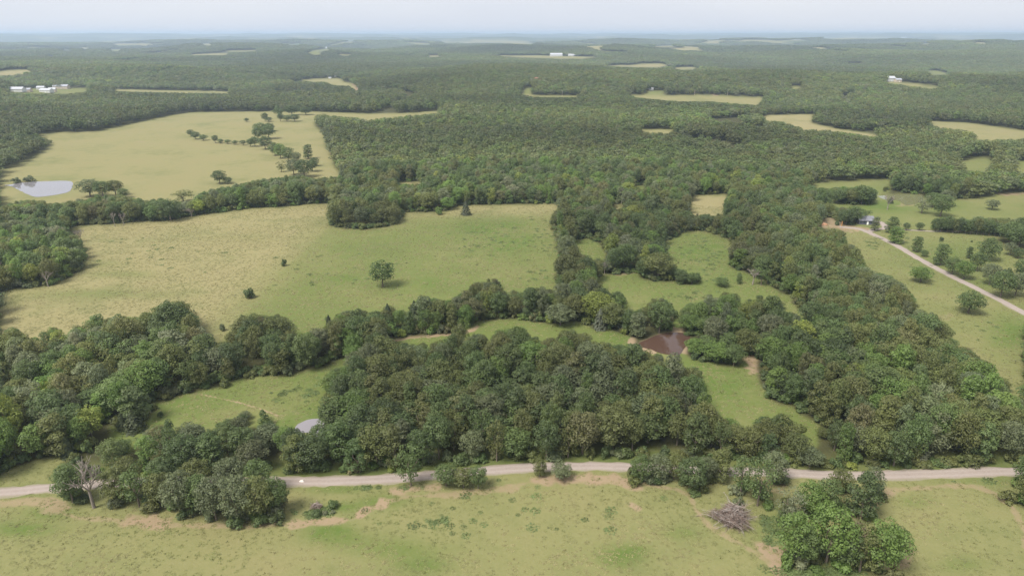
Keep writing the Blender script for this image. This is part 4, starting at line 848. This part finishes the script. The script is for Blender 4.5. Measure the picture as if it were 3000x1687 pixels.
for px, py, hp, lab in [(1414,243,10,'utility pole at the left, along the thin far road strip'),(1583,239.5,10,'second utility pole, left of the green lawn'),(1747,241,11,'third utility pole, above the long hay strip'),(1830,241,11,'fourth utility pole, at the right of the long hay strip')]:
    X, Y, Z = at(px, py); o = thing('utility_pole', (float(X[0]), float(Y[0]), float(Z[0])), lab, 'utility pole', 'utility poles along the far road')
    V, F = tubes([(Vector((0, 0, -.5)), Vector((0, 0, 11.5)), .26, .19)], 8); put('pole', mesh_from('pole', V, F, M_pole), o)
    V, F = box(-1.3, 1.3, -.08, .08, 10.6, 10.8); put('crossarm', mesh_from('crossarm', V, F, M_pole), o, (0, -.3, 0))
# red earth heap, orange post, road-side stone
M_earth = simple_mat('orange_earth', (.30,.17,.10), .25, .8); M_stone = simple_mat('pale_stone', (.55,.50,.46), .15, 3); M_or = simple_mat('orange_paint', (.45,.22,.07), .1, 2)
def mound(name, px, py, rx, ry, h, m, label, cat, seed):
    rng = np.random.default_rng(seed); X, Y, Z = at(px, py); V = []; n, k = 18, 6
    for i in range(k+1):
        f = i/k
        for j in range(n):
            a = 6.283*j/n; r = math.cos(f*math.pi/2)*(1+.18*math.sin(a*3+seed)+rng.uniform(-.07, .07)); V.append((rx*r*math.cos(a), ry*r*math.sin(a), h*math.sin(f*math.pi/2)*rng.uniform(.9, 1.08) - (.15 if i == 0 else 0)))
    F = [[i*n+j, i*n+(j+1) % n, (i+1)*n+(j+1) % n, (i+1)*n+j] for i in range(k) for j in range(n)]
    tag(put(name, mesh_from(name, V, np.array(F), m, True), None, (float(X[0]), float(Y[0]), float(Z[0]))), label, cat)
mound('earth_heap', 2070, 566, 2.8, 2.0, 1.6, M_earth, 'orange heap of earth at the left edge of the cleared red ground', 'earth heap', 3)
mound('stone', 760, 1211, .75, .6, .55, M_stone, 'pale round stone lying on the gravel road by the trees', 'stone', 4)
X, Y, Z = at(2117, 570); V, F = tubes([(Vector((0, 0, -.2)), Vector((0, 0, 3.6)), .22, .20)], 8)
tag(put('marker_post', mesh_from('marker_post', V, F, M_or), None, (float(X[0]), float(Y[0]), float(Z[0]))), 'upright orange post on the cleared red earth by the lane', 'post')

# ------------------------------------------------------------------ grass tufts and weeds
def tuft_mesh(seed, n, rad, hgt, size):
    rng = np.random.default_rng(seed); a = rng.uniform(0, 6.28, n); q = np.sqrt(rng.random(n))*rad
    P = np.column_stack([q*np.cos(a), q*np.sin(a), rng.uniform(.1, 1, n)*hgt*(1-.7*q/rad)]); Nn = np.column_stack([np.cos(a)*.4, np.sin(a)*.4, np.full(n, 2.2)]); Nn /= np.linalg.norm(Nn, axis=1)[:, None]
    V, F = cards(P, Nn, size, rng, .3); me = mesh_from('tuft', V, F, M_leaf); me.attributes.new('leafvar', 'FLOAT', 'POINT').data.foreach_set('value', np.repeat(rng.random(n), 4).astype(np.float32)); soft_normals(me, Nn, .85); return me
TUFT = [tuft_mesh(400+i, 14, .55, .12, .14) for i in range(4)]; WEED = [tuft_mesh(420+i, 60, 1.5, .42, .22) for i in range(3)]
n = 150000; a = R.uniform(-.80, .80, n); r = np.sqrt(R.uniform(75**2, 520**2, n)); gx = r*np.sin(a); gy = r*np.cos(a)
keep = R.random(n) < np.clip(.8+1.2*vnoise(gx/6, gy/6, 91)+1.0*vnoise(gx/24, gy/24, 92), .25, 1); gx, gy = gx[keep], gy[keep]
qx, qy = project(gx, gy, terr(gx, gy)); k = kind_at(qx, qy)
dd = np.minimum(polyline_dist(gx, gy, [tuple(p) for p in road_line[::12]]), polyline_dist(gx, gy, [tuple(p) for p in lane_line[::12]]))
ok = (k > 0) & (dd > 2.9)
for (px, py, pr) in PONDC: ok &= np.hypot(gx-px, gy-py) > pr*1.05
gx, gy, k = gx[ok], gy[ok], k[ok]; n = len(gx)
u = R.random(n)[:, None]; dryc = np.array([.36,.315,.155]); grc = np.array([.225,.250,.085]); g = np.clip(.5+1.5*vnoise(gx/11, gy/11, 93)+np.where(k == 6, .35, 0), 0, 1)[:, None]*.75+u*.25
stuff_instances('pasture_grass', TUFT, gx, gy, terr(gx, gy), R.uniform(.6, 1.5, n), R.uniform(.5, 1.5, n), (dryc*g+grc*(1-g))*R.uniform(.8, 1.1, (n, 1)), 'tufted green and straw-coloured grass of the open pastures', 'grass_tufts')
wx = []; wy = []
for (px, py, sx, sy, cnt) in [(1380,590,60,60,60),(1250,600,120,40,60),(1340,700,50,25,16),(1180,640,50,30,10),(1780,660,60,40,50),(1740,620,60,25,30),(900,680,160,60,14),(780,700,90,40,10),(760,990,70,30,26),(1730,745,60,16,20),(1500,605,30,14,16),(2260,600,50,14,20),(2190,615,20,10,14),(1250,1290,500,60,26),(1120,1310,90,25,16),(2480,820,50,40,8),(400,640,200,50,24),(2330,640,100,40,16),(900,1225,110,4,60),(760,1228,40,4,22),(1180,1200,60,6,20),(2400,1205,160,6,50),(2060,1440,110,16,90),(1945,1330,30,50,40),(800,1290,40,10,30)]:
    X, Y, Z = at(R.normal(px, sx*.5, cnt), R.normal(py, sy*.5, cnt)); wx.append(X); wy.append(Y)
wx = np.concatenate(wx); wy = np.concatenate(wy); qx, qy = project(wx, wy, terr(wx, wy)); k = kind_at(qx, qy); dd = polyline_dist(wx, wy, [tuple(p) for p in road_line[::12]]); ok = (k > 0) & (dd > 3.6); wx, wy = wx[ok], wy[ok]; n = len(wx)
stuff_instances('pasture_weeds', WEED, wx, wy, terr(wx, wy), R.uniform(.4, 1.25, n), R.uniform(.5, 1.6, n), np.array([[.150,.200,.075]])*R.uniform(.75, 1.35, (n, 1)), 'dark green patches of weeds and briars in the pastures', 'weed_clumps')
